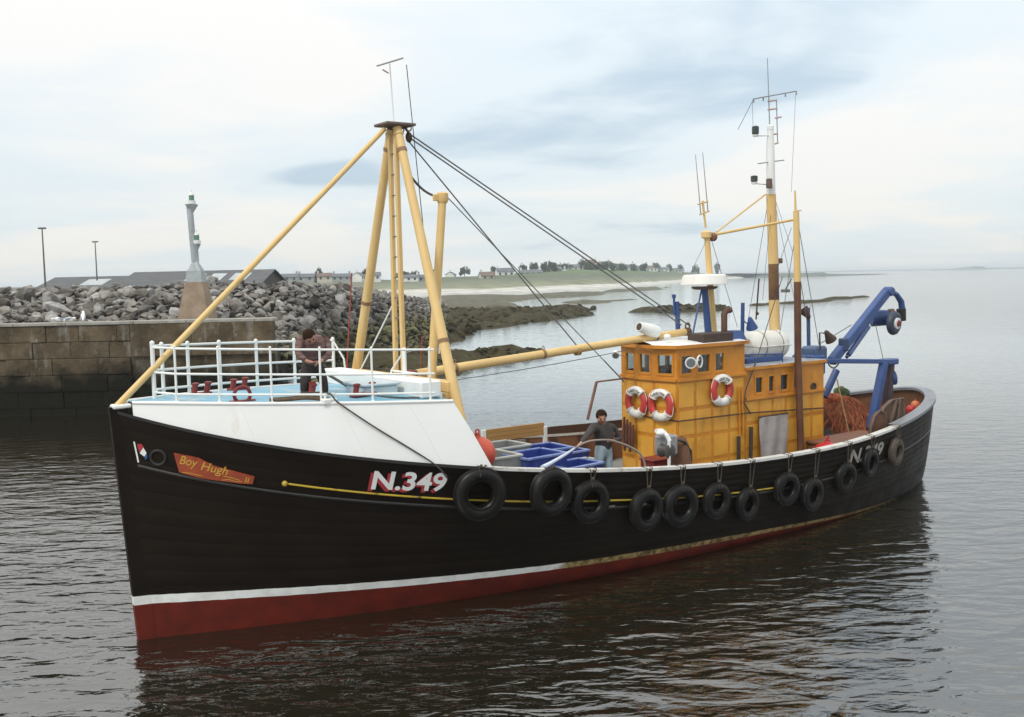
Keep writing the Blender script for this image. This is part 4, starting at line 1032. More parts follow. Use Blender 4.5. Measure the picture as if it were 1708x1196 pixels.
g = G(); g.ball(BLK, .09, 2, (.8, .55, 1.2)); g.tube([MT + Vector((.22, 0, .03)), BLK + Vector((0, 0, .08))], .018, 6); P(g, 'pulley_block', dkbrown)
line(BLK, BB + Vector((-.2, 0, .16)), .016); line(BLK + Vector((.05, .03, .06)), BB + Vector((.05, 0, .14)), .016)
line(BLK + Vector((0, 0, -.08)), mid + Vector((0, 0, .1)), .015); line(hd + Vector((.1, 0, .02)), L((9.986, 0.200, 3.974)), .011)
line(L((9.986, 0.200, 3.974)), L((10.551, 0.200, 3.472)), .014, 0, rope_m)
line(L((5.379, 0.000, 9.863)), L((5.463, 0.300, 6.796)), .009, 0, rope_m); line(L((5.463, 0.300, 6.796)), L((5.462, 0.600, 4.313)), .007, 0, rope_m)
line(MT + Vector((.2, -.05, -.75)), hd + Vector((-.08, 0, .02)), .024, .12, rope_m, 'mast_chain')
line(L((6.177, 0.100, 3.839)), L((10.994, -0.200, 4.132)), .009, .03)
line(L((4.998, -1.800, 5.995)), L((4.775, -1.800, 3.743)), .014, 0, M('red_rope', (.36, .07, .04), (.25, .05, .03), scale=15, rough=.8), 'signal_halyard')
line(L((6.014, -0.800, 4.692)), L((5.925, -0.800, 3.724)), .012, 0, MATS['red_rope'], 'signal_halyard')
line(L((5.155, 0.000, 5.733)), L((4.751, -1.400, 3.774)), .016, 0, white_rail, 'mast_stay'); line(L((5.648, 0.600, 5.942)), L((5.423, 0.800, 4.438)), .016, 0, white_rail, 'mast_stay')

# ---- wheelhouse
def slab(g, p0, p1, z0, z1, th, out=0.0):
    "upright slab along plan line p0->p1 (s,t); thickness inward, outer face pushed out by out. Outside is on the left of travel in (s,-t)"
    a = L(p0[0], p0[1], 0); b = L(p1[0], p1[1], 0); d = (b - a).normalized(); n = Vector((d.y, -d.x, 0)); 
    q = [a + n * out, b + n * out, b + n * (out - th), a + n * (out - th)]
    return g.add([(*v.xy, z0) for v in q] + [(*v.xy, z1) for v in q], [(3, 2, 1, 0), (4, 5, 6, 7)] + [(i, (i + 1) % 4, 4 + (i + 1) % 4, 4 + i) for i in range(4)])
def lerp2(a, b, k): return (a[0] + (b[0] - a[0]) * k, a[1] + (b[1] - a[1]) * k)
# plan corners going round so that outside is right of travel in boat-local xy (checked below by centroid)
FS = [(11.47, -.92), (11.36, -.30), (11.36, .30), (11.47, .92)]
SP = [(11.47, .92), (13.62, .95)]
ZD, ZS, ZW0, ZW1, ZR_ = 1.0, 3.50, 3.60, 4.045, 4.235
def outward(p0, p1):
    a = L(p0[0], p0[1], 0); b = L(p1[0], p1[1], 0); d = (b - a).normalized(); n = Vector((d.y, -d.x, 0))
    c = Vector((13.2, 0, 0)) - a; c.z = 0
    return (p0, p1) if n.dot(c) < 0 else (p1, p0)
def facade(p0, p1, wins, zs, zw0, zw1, ztop, name='wheelhouse_wall', see=True, zd=ZD, cols=None, rowsz=(1.05, 1.62, 2.2, 2.82)):
    flip = outward(p0, p1) != (p0, p1)
    if flip: p0, p1 = p1, p0; wins = [(1 - b, 1 - a) for a, b in wins][::-1]
    A = lambda k: lerp2(p0, p1, k)
    g = G(); slab(g, p0, p1, zd, zw0, .06)
    slab(g, p0, p1, zw1, ztop, .06)
    k = 0.0
    for a, b in wins + [(1.0, 1.0)]:
        if a - k > .001: slab(g, A(k), A(a), zw0, zw1, .06)
        k = b
    w = P(g, name, orange_m, smooth=0)
    for a, b in wins:
        ln = math.hypot(p1[0] - p0[0], p1[1] - p0[1]); fr = .028 / ln
        g = G()
        slab(g, A(a - fr), A(a + fr * .5), zw0 - .03, zw1 + .03, .07, .014); slab(g, A(b - fr * .5), A(b + fr), zw0 - .03, zw1 + .03, .07, .014)
        slab(g, A(a + fr * .5), A(b - fr * .5), zw0 - .032, zw0 + .02, .07, .017); slab(g, A(a + fr * .5), A(b - fr * .5), zw1 - .02, zw1 + .032, .07, .017)
        wf = P(g, 'window', orange_m, w, smooth=0)
        g = G(); slab(g, A(a + fr * .5), A(b - fr * .5), zw0 + .02, zw1 - .02, .012, -.03); P(g, 'pane', clear_m if see else glass_m, wf, smooth=0)
    # sill moulding
    g = G(); slab(g, A(-.0), A(1.0), zs - .05, zs + .01, .08, .06); P(g, 'sill', orange_m, w, smooth=0)
    # panels between battens
    n = cols or max(1, round(math.hypot(p1[0] - p0[0], p1[1] - p0[1]) / .52)); ln = math.hypot(p1[0] - p0[0], p1[1] - p0[1]); gp = .045 / ln
    rz = list(rowsz) + [zs - .06]
    rz = [z for z in rz if z < zs - .2] + [zs - .06]
    for i in range(n):
        for j in range(len(rz) - 1):
            g = G(); slab(g, A(i / n + gp), A((i + 1) / n - gp), rz[j] + .045, rz[j + 1] - .045, .03, .007); P(g, 'panel', panel_m, w, smooth=0)
    return w
# front (three facets), port side, starboard side, after side
fw = lambda t0, t1, a, b: ((a - t0) / (t1 - t0), (b - t0) / (t1 - t0))
facade(FS[0], FS[1], [fw(-.92, -.30, -.72, -.36)], ZS, ZW0, ZW1, ZR_)
facade(FS[1], FS[2], [fw(-.30, .30, -.16, .18)], ZS, ZW0, ZW1, ZR_)
facade(FS[2], FS[3], [fw(.30, .92, .40, .80)], ZS, ZW0, ZW1, ZR_)
facade(SP[0], SP[1], [(.055, .215), (.285, .475), (.545, .685)], ZS, ZW0, ZW1 - .02, ZR_)
facade((11.47, -.92), (13.62, -.95), [(.05, .36), (.39, .68), (.71, .93)], ZS, ZW0, ZW1, ZR_)
facade((13.60, -.95), (13.60, .95), [(.12, .4), (.6, .88)], ZS, ZW0, ZW1, ZR_, zd=3.4)
ZRF = lambda k: ZR_ + .085 * (1 - k * k)
def roofrow(s, w): return [Vector((s, k * w, ZRF(k) + .004)) for k in (-1, -.66, -.33, 0, .33, .66, 1)]
g = G(); rr = [(11.24, .42), (11.30, .66), (11.42, .99), (12.2, 1.0), (13.70, 1.02)]
g.grid([roofrow(s, w) for s, w in rr]); P(g, 'wheelhouse_roof', white_m, smooth=40)
g = G()
edge = [Vector((s, -w, ZR_)) for s, w in rr]; edge2 = [Vector((s, w, ZR_)) for s, w in rr][::-1]
loop = edge2 + edge
for i in range(len(loop)):
    a, b = loop[i], loop[(i + 1) % len(loop)]
    if (a - b).length > .02: g.bar(a + Vector((0, 0, -.02)), b + Vector((0, 0, -.02)), .035, .075)
P(g, 'roof_fascia', orange_m, smooth=0)
g = G(); g.box((12.9, 0, 3.52), (1.9, 1.75, .03)); P(g, 'wheelhouse_floor', dkbrown, smooth=0)
g = G(); g.box((12.0, .25, 3.56), (.3, .8, .12), None, .02); g.box((12.6, -.4, 3.72), (.35, .4, .5), None, .05); P(g, 'helm_console', dkbrown)
# ---- after casing
ZC = 3.60
facade((13.62, .95), (16.5, .955), [(.125, .215), (.285, .355), (.43, .535), (.60, .66)], 2.90, 2.98, 3.375, ZC, 'casing_wall', False, rowsz=(1.05, 1.7, 2.3))
facade((13.62, -.95), (16.5, -.955), [(.2, .3), (.5, .6)], 2.90, 2.98, 3.375, ZC, 'casing_wall', False, rowsz=(1.05, 1.7, 2.3))
facade((16.5, -.955), (16.5, .955), [], 2.90, 2.98, 3.375, ZC, 'casing_wall', False, rowsz=(1.05, 1.7, 2.3))
g = G(); g.box((15.1, 0, ZC + .012), (2.9, 1.98, .045), None, .01); P(g, 'casing_roof', M('casing_top', (.16, .20, .28), (.40, .40, .38), scale=1.4, rough=.6))
g = G(); 
for t in (-1.0, 1.0): g.bar((13.66, -t, ZC - .01), (16.55, -t, ZC - .01), .04, .07)
P(g, 'casing_fascia', orange_m, smooth=0)
g = G(); g.tube([L(11.37, -.4, 2.62), L(11.33, .3, 2.60), L(11.46, .975, 2.58), L(13.6, 1.0, 2.56), L(16.48, 1.0, 2.42)], .016, 6); P(g, 'cable_run', dkbrown)
g = G(); g.torus(L((16.092, 0.970, 2.977)), (0, -1, 0), .085, .022, 16, 8); g.lathe([(.075, 0), (.075, .012)], L((16.105, 0.960, 2.975)), (0, -1, 0), 16); P(g, 'porthole', dkbrown)
for px in (0, 1):
    pa = (L((13.315, 1.030, 2.047)), L((13.310, 1.030, 1.375))) if px == 0 else (L((13.746, 1.030, 2.226)), L((13.721, 1.030, 1.479)))
    g = G(); g.tube([pa[0], pa[1]] + ([pa[1] + Vector((-.08, 0, -.1))] if px else []), .045, 8); P(g, 'exhaust_pipe', M('pipe_black', (.02, .016, .013), (.05, .03, .02), scale=4, rough=.6))
for x in (0, 1):
    a_, b2 = ((L((13.368, 0.990, 3.197)), L((13.400, 0.990, 2.075))) if x == 0 else (L((13.490, 0.990, 3.187)), L((13.523, 0.990, 2.062))))
    g = G(); g.tube([a_, b2], .022, 8); P(g, 'side_pipe', orange_m)
g = G(); g.tube([L((13.977, 1.000, 3.783)), L((13.578, 1.020, 3.112)), L((13.515, 1.020, 2.810)), L((13.762, 1.000, 2.532))], .018, 6); P(g, 'hanging_rope', rope_m)
# ---- fittings on the wheelhouse roof and front
g = G(); sl = L((11.657, 1.150, 3.875)); g.lathe([(.03, -.17), (.09, -.13), (.115, -.02), (.13, .0), (.13, .03)], sl, (-.55, -.75, -.1), 16); g.bar(L((12.135, 0.940, 3.899)), sl, .03, .03)
so = P(g, 'searchlight', white_m); g = G(); g.lathe([(.10, .032), (.10, .036)], sl, (-.55, -.75, -.1), 16); P(g, 'lens', M('lamp_lens', (.16, .17, .17), rough=.1), so)
g = G(); s2 = L((12.040, 1.050, 3.871)); g.torus(s2, (0.3, -.9, 0), .13, .02, 16, 6); P(g, 'searchlight_yoke', white_m)
hn = L((11.112, 0.100, 4.664)); hx = L((11.792, 0.100, 4.482)); ax = (hx - hn)
g = G(); g.lathe([(.085, .0), (.105, .0), (.115, .03), (.12, .1), (.14, .25), (.15, .4), (.14, ax.length * .8)], hn, ax, 18); hv = P(g, 'ventilator_cowl', white_m)
g = G(); g.lathe([(.085, -.005), (.085, .004)], hn, ax, 16); P(g, 'cowl_mouth', dkbrown, hv)
g = G(); g.ball(L((11.541, 0.550, 4.428)), .085, 2, (1, 1, .8)); P(g, 'roof_dome', white_m)
g = G(); w0 = L((11.039, -0.620, 4.014)); g.lathe([(.04, -.12), (.075, -.05), (.085, .06)], w0, (-.6, -.6, -.45), 12); g.bar(w0, L(11.42, -.75, 3.95), .02, .02); fl = P(g, 'floodlight', white_m)
g = G(); g.lathe([(.075, .064), (.075, .067)], w0, (-.6, -.6, -.45), 12); P(g, 'lens', MATS['lamp_lens'], fl)
bxc = L((12.842, 0.620, 4.335)); g = G(); g.box(bxc, (1.0, .5, .26), None, .02); P(g, 'roof_box', M('box_dark', (.035, .022, .018), (.06, .035, .025), scale=3, rough=.6))
g = G(); g.tube([L((13.299, 0.620, 4.158)), L((13.304, 0.620, 4.716)), L((13.305, 0.620, 4.869)), L((13.366, 0.620, 4.950)), L((13.508, 0.620, 4.959))], .075, 10); P(g, 'funnel_pipe', M('funnel_brown', (.085, .035, .020), (.12, .055, .03), scale=5, rough=.6))
g = G(); c = L((13.702, 0.550, 4.231)); frustum(g, (c.x, c.y), .24, .15, 4.22, 4.47, .2, .13); P(g, 'roof_locker', blue_m)
g = G(); g.tube([L((12.771, -0.350, 4.406)), L((12.742, -0.350, 5.174))], .06, 10); g.tube([L((12.659, -0.350, 4.865)), L((12.645, -0.350, 5.276))], .028, 8); g.lathe([(.05, 0), (.05, .08), (.02, .09)], L((12.645, -0.350, 5.262)), n=10); P(g, 'vent_pipe', blue_m)
g = G(); g.tube([L((13.225, 0.200, 4.329)), L((13.098, 0.200, 5.516))], .085, 12, r2=.075); g.tube([L((12.323, 0.500, 4.208)), L((12.946, 0.250, 5.436))], .022, 8); g.box(L((13.078, 0.200, 5.474)), (.3, .22, .06), None, .01); P(g, 'radar_mast', blue_m)
rc = L((13.100, 0.200, 5.670))
g = G(); g.lathe([(.24, -.16), (.3, -.13), (.3, -.09)], rc + Vector((0, 0, -.06)), n=20); P(g, 'radar_base', M('radar_base', (.10, .06, .045), rough=.6))
g = G(); g.lathe([(.50, -.11), (.555, -.10), (.54, -.03), (.50, .10), (.46, .125), (.02, .14)], rc, n=32); P(g, 'radar_scanner', M('radar_white', (.80, .78, .72), (.76, .73, .67), scale=2, rough=.4))
g = G(); g.tube([L((13.620, 0.000, 4.331)), L((13.401, 0.000, 6.726))], .085, 10, r2=.07); P(g, 'aerial_post', yel_wood)
g = G(); g.lathe([(.07, -.1), (.125, -.07), (.125, .05), (.06, .09)], L((13.381, 0.000, 6.740)), n=10); P(g, 'post_head', yel_wood)
g = G(); g.tube([L((13.363, 0.000, 6.895)), L((13.270, 0.000, 7.524))], .03, 6); g.tube([L((13.109, 0.000, 7.436)), L((13.450, 0.000, 7.514))], .02, 6); g.tube([L((13.166, 0.000, 7.200)), L((13.488, 0.000, 7.290))], .02, 6)
P(g, 'aerial_bracket', yel_wood)
for a_, b2 in ((L((13.206, 0.000, 7.201)), L((13.044, 0.000, 8.583))), (L((13.447, 0.000, 7.261)), L((13.282, 0.000, 8.651)))):
    g = G(); g.tube([a_, b2], .016, 6, r2=.008); P(g, 'whip_aerial', steel_m)
g = G(); g.tube([L((13.563, 0.000, 6.727)), L((15.481, 0.900, 7.069))], .035, 8, r2=.03); P(g, 'stay_bar', yel_wood)
g = G(); g.lathe([(.03, -.1), (.1, -.06), (.11, .06), (.05, .1)], L((13.583, 0.000, 6.685)), (.9, .2, 0), 12); P(g, 'fog_horn', M('horn_brown', (.22, .09, .04), rough=.5))
g = G(); g.tube([L((13.727, 0.000, 6.799)), L((15.482, 0.000, 7.742))], .022, 6); P(g, 'diagonal_stay', yel_wood)
# main mast
g = G(); g.tube([L((15.825, 0.000, 3.840)), L((15.785, 0.000, 5.126))], .135, 14, r2=.132); P(g, 'mast_foot', yel_wood)
g = G(); g.tube([L((15.785, 0.000, 5.126)), L((15.766, 0.000, 6.025))], .132, 14, r2=.128); P(g, 'mast_band', M('mast_brown', (.10, .045, .02), (.22, .12, .045), scale=1.5, rough=.5), label='dark brown length of the main mast')
g = G(); g.tube([L((15.766, 0.000, 6.025)), L((15.683, 0.000, 7.748))], .128, 14, r2=.12); P(g, 'mast_pole', yel_wood)
g = G(); g.tube([L((15.683, 0.000, 7.748)), L((15.665, 0.000, 8.836)), L((15.667, 0.000, 9.333))], [.11, .10, .075], 12); g.lathe([(.085, 0), (.085, .1), (.04, .13)], L((15.667, 0.000, 9.319)), n=10); P(g, 'topmast', white_m)
g = G(); g.tube([L((15.645, 0.000, 9.332)), L((15.564, 0.000, 11.052))], .018, 6, r2=.010); P(g, 'whip_aerial', steel_m)
g = G(); g.tube([L((14.942, 0.100, 10.002)), L((16.771, -0.100, 10.377))], .016, 6)
for q in ((15.057, 0.000, 9.984), (15.405, 0.000, 10.055), (16.233, 0.000, 10.226), (16.647, 0.000, 10.306)): g.tube([L(q) + Vector((0, 0, .05)), L(q) - Vector((0, 0, .05))], .02, 5)
P(g, 'masthead_yard', steel_m)
for q, q1 in (((15.581, 0.000, 10.012), (15.893, 0.000, 10.066)), ((15.581, 0.000, 9.808), (15.915, 0.000, 9.863)), ((15.847, 0.000, 9.624), (16.072, 0.000, 9.669)), ((15.644, 0.000, 9.200), (15.936, 0.000, 9.248)), ((15.845, 0.000, 8.992), (15.957, 0.000, 9.028))):
    g = G(); g.tube([L(q), L(q1)], .022, 6); P(g, 'step_rung', M('rung_pink', (.55, .38, .33), rough=.6))
g = G(); g.tube([L((15.894, 0.000, 10.095)), L((15.935, 0.000, 8.998))], .014, 6); P(g, 'aerial_feeder', steel_m)
g = G(); g.tube([L((15.200, 0.000, 8.476)), L((16.183, 0.000, 8.611))], .014, 6); P(g, 'spreader', steel_m)
navm = M('lamp_black', (.03, .04, .03), (.05, .055, .05), scale=6, rough=.4)
def navlamp(c, foot, h, nm='navigation_lamp'):
    g = G(); g.lathe([(.055, -h * .5), (.085, -h * .45), (.085, h * .4), (.05, h * .5)], c, n=12); o = P(g, nm, navm)
    g = G(); g.lathe([(.06, -h * .5 - .06), (.075, -h * .5 - .01)], c, n=12); P(g, 'lamp_base', white_m, o)
    g = G(); g.tube([c + Vector((0, 0, -h * .5 - .04)), foot], .016, 6); P(g, 'lamp_arm', white_m, o)
navlamp(L((15.118, 0.000, 9.283)), L((15.622, 0.000, 9.184)), .2); navlamp(L((15.067, 0.000, 8.108)), L((15.572, 0.000, 7.980)), .15)
g = G(); g.box(L((15.475, 0.120, 7.995)), (.13, .12, .24), None, .02); P(g, 'masthead_lamp', M('lamp_brown', (.10, .06, .045), (.16, .10, .07), scale=8, rough=.5))
g = G(); g.box(L((15.993, 0.000, 6.098)), (.15, .12, .13), None, .02); P(g, 'deck_lamp', MATS['lamp_brown'])
# mizzen pole beside the casing
g = G(); g.tube([L((15.449, 1.100, 1.322)), L((15.340, 1.100, 3.700)), L((15.320, 1.100, 5.574))], .085, 12); P(g, 'mizzen_foot', M('mizzen_brown', (.085, .032, .016), (.14, .06, .025), scale=2, rough=.5))
g = G(); g.tube([L((15.320, 1.100, 5.574)), L((15.278, 1.100, 7.253))], .082, 12, r2=.07); P(g, 'mizzen_pole', yel_wood)
g = G(); g.tube([L((15.256, 1.100, 7.238)), L((15.235, 1.100, 7.731))], .03, 8, r2=.02); g.bar(L((15.234, 1.100, 7.252)), L((15.454, 1.100, 7.270)), .03, .03); P(g, 'mizzen_spike', yel_wood)
W = lambda a, b, r=.009, m=None, d=0: line(L(a), L(b), r, d, m)
W((14.942, 0.100, 10.002), (14.943, -0.400, 9.338), .007); W((16.747, -0.100, 10.286), (15.473, 0.800, 7.735), .005); W((15.014, 0.000, 9.951), (15.032, 0.000, 9.378), .005)
W((15.616, 0.000, 7.731), (15.802, -0.900, 4.424), .007); W((15.727, 0.000, 7.660), (15.009, 0.300, 5.150), .006); W((15.817, 0.000, 7.663), (15.268, 1.000, 6.291), .006)
W((13.542, 0.000, 6.642), (14.661, -0.200, 4.494), .007); W((13.315, 0.100, 6.637), (12.445, 0.400, 5.844), .006); W((15.321, 1.100, 6.998), (15.626, 0.300, 4.239), .008)
W((15.343, 1.100, 6.999), (16.778, 0.600, 3.962), .009); W((15.342, 1.100, 6.002), (16.066, 0.900, 4.014), .009); W((15.349, 0.900, 6.867), (15.662, 0.200, 5.873), .007)
W((15.501, 0.500, 5.694), (14.000, 0.980, 3.781), .010, rope_m); W((15.795, 0.000, 7.662), (15.827, 0.600, 5.126), .006)
g = G(); g.tube([L((15.576, -0.300, 5.659)), L((15.458, -0.300, 4.636))], .022, 6); g.ball(L((15.503, -0.300, 4.786)), .05, 1); P(g, 'hanging_block', dkbrown)
g = G(); g.box(L((15.856, 0.300, 5.348)), (.2, .14, .08), None, .01); g.tube([L((15.856, 0.300, 5.378)), L((15.961, 0.400, 5.642))], .02, 6); P(g, 'pulley_block', wire_m)
g = G(); g.tube([L((15.280, -0.600, 4.044)), L((15.310, -0.600, 5.062))], .05, 10); P(g, 'vent_post', blue_m)
def lampshade(p, ax, m, nm='deck_floodlight'):
    g = G(); g.lathe([(.03, -.2), (.06, -.16), (.075, -.1), (.15, .1), (.15, .12)], p, ax, 14); return P(g, nm, m)
lampshade(L((15.392, -0.400, 4.516)), (.35, .1, -.8), blue_m); g = G(); g.torus(L((15.237, -0.400, 4.644)), (.1, 1, 0), .09, .018, 12, 6, 0, 3.6); P(g, 'lamp_bracket', blue_m)
lampshade(L((17.185, 0.600, 4.138)), (.5, -.1, -.7), dkbrown); g = G(); g.tube([L((16.826, 0.600, 3.807)), L((16.801, 0.600, 4.264)), L((17.016, 0.600, 4.239))], .022, 6); P(g, 'lamp_bracket', dkbrown)
lampshade(L((17.500, -0.400, 4.740)), (-.2, .3, .5), dkbrown); g = G(); g.tube([L((17.648, -0.400, 3.762)), L((17.623, -0.400, 4.862))], .05, 8); P(g, 'lamp_post', blue_m)
# roof rails and raft cradle on the casing
g = G()
for a_, b2 in (((13.748, 0.800, 3.619), (13.750, 0.800, 3.929)), ((15.133, 0.800, 3.625), (15.133, 0.800, 3.844)), ((13.750, 0.800, 3.900), (15.133, 0.800, 3.844))): g.tube([L(a_), L(b2)], .018, 6)
g.box((14.9, .0, ZC + .1), (1.3, .9, .14), None, .02); P(g, 'raft_cradle', blue_m)
# ---- net crane aft and gallows
g = G(); c0 = L((17.482, 0.450, 3.482)); c1 = L((20.107, 0.250, 5.192)); g.bar(c0, c1, .2, .24, bev=.02); P(g, 'crane_boom', blue_m)
g = G(); g.tube([L((18.179, 0.450, 3.610)), L((19.166, 0.350, 4.302))], .07, 10); g.tube([L((18.104, 0.450, 3.551)), L((19.552, 0.300, 4.688))], .045, 10); P(g, 'crane_ram', M('ram_blue', (.05, .085, .2), rough=.4))
g = G(); g.box(L((17.977, 0.450, 3.889)), (.22, .2, .34), None, .03); P(g, 'ram_bracket', M('ram_dark', (.03, .05, .12), rough=.5))
g = G(); tip = L((20.216, 0.250, 5.222)); g.lathe([(.1, -.14), (.13, -.1), (.13, .1), (.1, .14)], tip, (0, 1, 0), 14); P(g, 'crane_tip', blue_m)
g = G(); g.tube([tip + Vector((.08, 0, 0)), L((20.651, 0.200, 5.128)), L((20.878, 0.200, 4.922)), L((20.938, 0.200, 4.669))], [.07, .075, .085, .09], 10); P(g, 'block_arm', blue_m)
g = G(); q = L((20.296, 0.050, 4.492)); axd = L(.75, .62, 0) ; g.lathe([(.2, -.34), (.24, -.33), (.22, .0), (.21, .12)], q, axd, 20); P(g, 'power_block', blue_m)
g = G(); g.lathe([(.21, .12), (.24, .13), (.25, .26), (.2, .28)], q, axd, 20); P(g, 'block_sheave', M('sheave_brown', (.10, .045, .03), rough=.5))
q2 = L((20.102, 0.500, 4.361))
g = G(); g.torus(q2, L(.12, 1, -.05), .22, .11, 24, 10, squash=.9); P(g, 'block_tyre', M('block_rubber', (.035, .045, .075), rough=.5))
g = G(); g.lathe([(.155, .0), (.155, .125), (.06, .135)], q2, L(.12, 1, -.05), 16); P(g, 'block_hub', white_m)
g = G(); g.lathe([(.09, .13), (.085, .165), (.02, .175)], q2, L(.12, 1, -.05), 12); P(g, 'hub_cap', red_m)
g = G(); g.tube([L((20.881, 0.200, 4.721)), L((20.913, 0.200, 4.385))], [.13, .12], 10); P(g, 'hose_guard', M('guard_black', (.02, .018, .016), rough=.6))
g = G(); g.bar(L((16.839, 0.700, 3.552)), L((20.012, 0.550, 3.321)), .12, .12, bev=.015); P(g, 'gallows_beam', blue_m)
g = G(); g.bar(L((19.476, 0.620, 3.311)), L((18.908, 0.620, 1.584)), .19, .19, (0, 1, 0), .015); P(g, 'gallows_leg', blue_m)
g = G(); g.bar(L((20.144, 0.350, 3.252)), L((19.995, 0.350, 1.707)), .2, .2, (0, 1, 0), .015); P(g, 'gallows_leg', M('leg_dark', (.05, .035, .05), (.075, .05, .05), scale=3, rough=.6), label='dark stained leg of the stern gallows')
g = G(); g.lathe([(.12, -.08), (.2, -.05), (.2, .05), (.12, .08)], L((20.314, 0.350, 2.842)), (.6, -.5, .1), 16); P(g, 'hanging_sheave', blue_m)
g = G(); g.box(L((19.941, 0.450, 3.320)), (.5, .34, .16), None, .03); P(g, 'gallows_head', blue_m)
g = G(); g.tube([L((18.042, -0.200, 2.461)), L((18.550, -0.200, 3.134))], .1, 10); P(g, 'crane_strut', blue_m)
g = G(); g.box((16.75, -.3, 3.45), (.5, .7, .5), None, .04); g.box((16.75, -.3, 2.3), (.3, .3, 2.4), None, .02); P(g, 'crane_pedestal', blue_m)
g = G(); g.box(L((16.974, 0.300, 3.708)), (.5, .5, .4), None, .06); g.tube([L((16.411, 0.500, 3.661)), L((17.148, 0.500, 3.645))], .05, 8); P(g, 'winch_gear', M('winch_blue', (.05, .09, .2), (.09, .13, .2), scale=5, rough=.5))
W((19.555, 0.300, 4.364), (19.651, 0.500, 3.342), .010, wire_m); W((17.133, 0.400, 3.980), (18.371, 0.400, 4.387), .012, wire_m)
g = G(); g.tube(sag(L((16.983, 0.700, 3.513)), L((17.651, 0.600, 3.525)), .18), .018, 6); P(g, 'hydraulic_hose', rope_m)
W((16.970, 1.000, 3.091), (17.188, 1.200, 1.736), .018, M('tan_rope', (.36, .24, .12), (.25, .16, .08), scale=12, rough=.9))
# ---- starboard davit frame ahead of the wheelhouse
g = G(); dv0 = L((10.602, -0.800, 3.398)); g.tube([L(11.4, -.7, 3.43), dv0], .022, 6); g.tube([dv0 + Vector((.0, 0, 0)), L((10.315, -0.800, 2.554))], .035, 8); P(g, 'davit_frame', M('davit_brown', (.16, .07, .05), (.22, .11, .07), scale=3, rough=.6))

# ================================================================== MARKS ON THE HULL
def text_mesh(txt, size, shear=0.0, bold=0.0, ext=0.0):
    cu = bpy.data.curves.new('t', 'FONT'); cu.body = txt; cu.size = size; cu.shear = shear; cu.offset = bold; cu.extrude = ext; cu.resolution_u = 4
    o = bpy.data.objects.new('t', cu); COL.objects.link(o)
    bpy.context.view_layer.update()
    me = bpy.data.meshes.new_from_object(o.evaluated_get(bpy.context.evaluated_depsgraph_get()))
    bpy.data.objects.remove(o); bpy.data.curves.remove(cu)
    bm = bmesh.new(); bm.from_mesh(me); bmesh.ops.triangulate(bm, faces=bm.faces)
    bmesh.ops.remove_doubles(bm, verts=bm.verts, dist=1e-5)
    vs = [v.co.copy() for v in bm.verts]; fs = [tuple(v.index for v in f.verts) for f in bm.faces]; bm.free(); bpy.data.meshes.remove(me)
    return vs, fs
def hull_text(txt, s0, z0, s1, z1, height, mat, name, bold=.012, shear=.12, off=.012, dx=0.0, dz=0.0, thick=.006, zcurve=None):
    "lettering laid on the hull skin, baseline from (s0,z0) to (s1,z1)"
    vs, fs = text_mesh(txt, 1.0, shear, bold)
    x0 = min(v.x for v in vs); x1 = max(v.x for v in vs); y0 = min(v.y for v in vs); y1 = max(v.y for v in vs)
    out = []
    for v in vs:
        k = (v.x - x0) / (x1 - x0); h = (v.y - y0) / (y1 - y0) * height if not zcurve else v.y * zcurve(k)
        s = s0 + (s1 - s0) * k + dx; z = z0 + (z1 - z0) * k + h + dz
        p, n = hull_sz(s, z, off); out.append(Vector((p.x, -p.y, p.z)))
    g = G(); g.add(out, fs)
    o = g.build(name, mat, boat, smooth=0, fixn=False); return o
let_w = M('letter_white', (.80, .80, .77), (.72, .72, .69), scale=6, rough=.45); let_r = M('letter_red', (.42, .03, .04), (.34, .025, .03), scale=6, rough=.45)
hull_text('N.349', 3.31, 2.345, 4.53, 2.20, .34, let_r, 'registration_shadow', off=.012, dx=-.03, dz=-.03, bold=.026, shear=.06)
hull_text('N.349', 3.33, 2.345, 4.55, 2.20, .34, let_w, 'registration_number', off=.017, bold=.026, shear=.06)
hull_text('N.349', 15.2, 1.36, 16.72, 1.38, .36, M('letter_worn', (.42, .40, .36), (.30, .28, .25), scale=5, rough=.6, dirt=(.05, .04, .03), dirt_scale=5), 'registration_number', off=.014, bold=.03)
def hull_plate(poly, name, mat, off0=.0, off1=.03, sub=5, parent=boat):
    "a board bent to the hull: outline in (s,z), built as strips between its lower and upper edge"
    lo, hi = poly
    n = 24
    def ev(arr, k):
        k *= len(arr) - 1; i = min(int(k), len(arr) - 2); f = k - i
        return (arr[i][0] + (arr[i + 1][0] - arr[i][0]) * f, arr[i][1] + (arr[i + 1][1] - arr[i][1]) * f)
    rows = []
    for off in (off0, off1):
        for j in range(sub + 1) if off == off1 else (0, sub):
            row = []
            for i in range(n + 1):
                a, b = ev(lo, i / n), ev(hi, i / n); q = (a[0] + (b[0] - a[0]) * j / sub, a[1] + (b[1] - a[1]) * j / sub)
                p, _ = hull_sz(q[0], q[1], off); row.append(Vector((p.x, -p.y, p.z)))
            rows.append(row)
    rows = [rows[0]] + rows[2:] + [rows[1]]
    g = G(); g.grid(rows); nr = len(rows); nc = n + 1
    g.f.append(tuple(r * nc for r in range(nr))); g.f.append(tuple(r * nc + n for r in range(nr))[::-1])
    return g.build(name, mat, parent, smooth=30)
nb_m = M('board_red', (.36, .065, .022), (.28, .045, .018), scale=4, rough=.45, dirt=(.16, .03, .012), dirt_scale=6)
gold_m = M('letter_gold', (.62, .36, .05), (.52, .28, .04), scale=8, rough=.4)
NBL = [(0.600, 2.800), (0.850, 2.700), (1.170, 2.630), (1.420, 2.580), (1.600, 2.560)]
NBH = [(0.530, 3.120), (0.850, 3.030), (1.060, 2.890), (1.380, 2.770), (1.620, 2.680)]
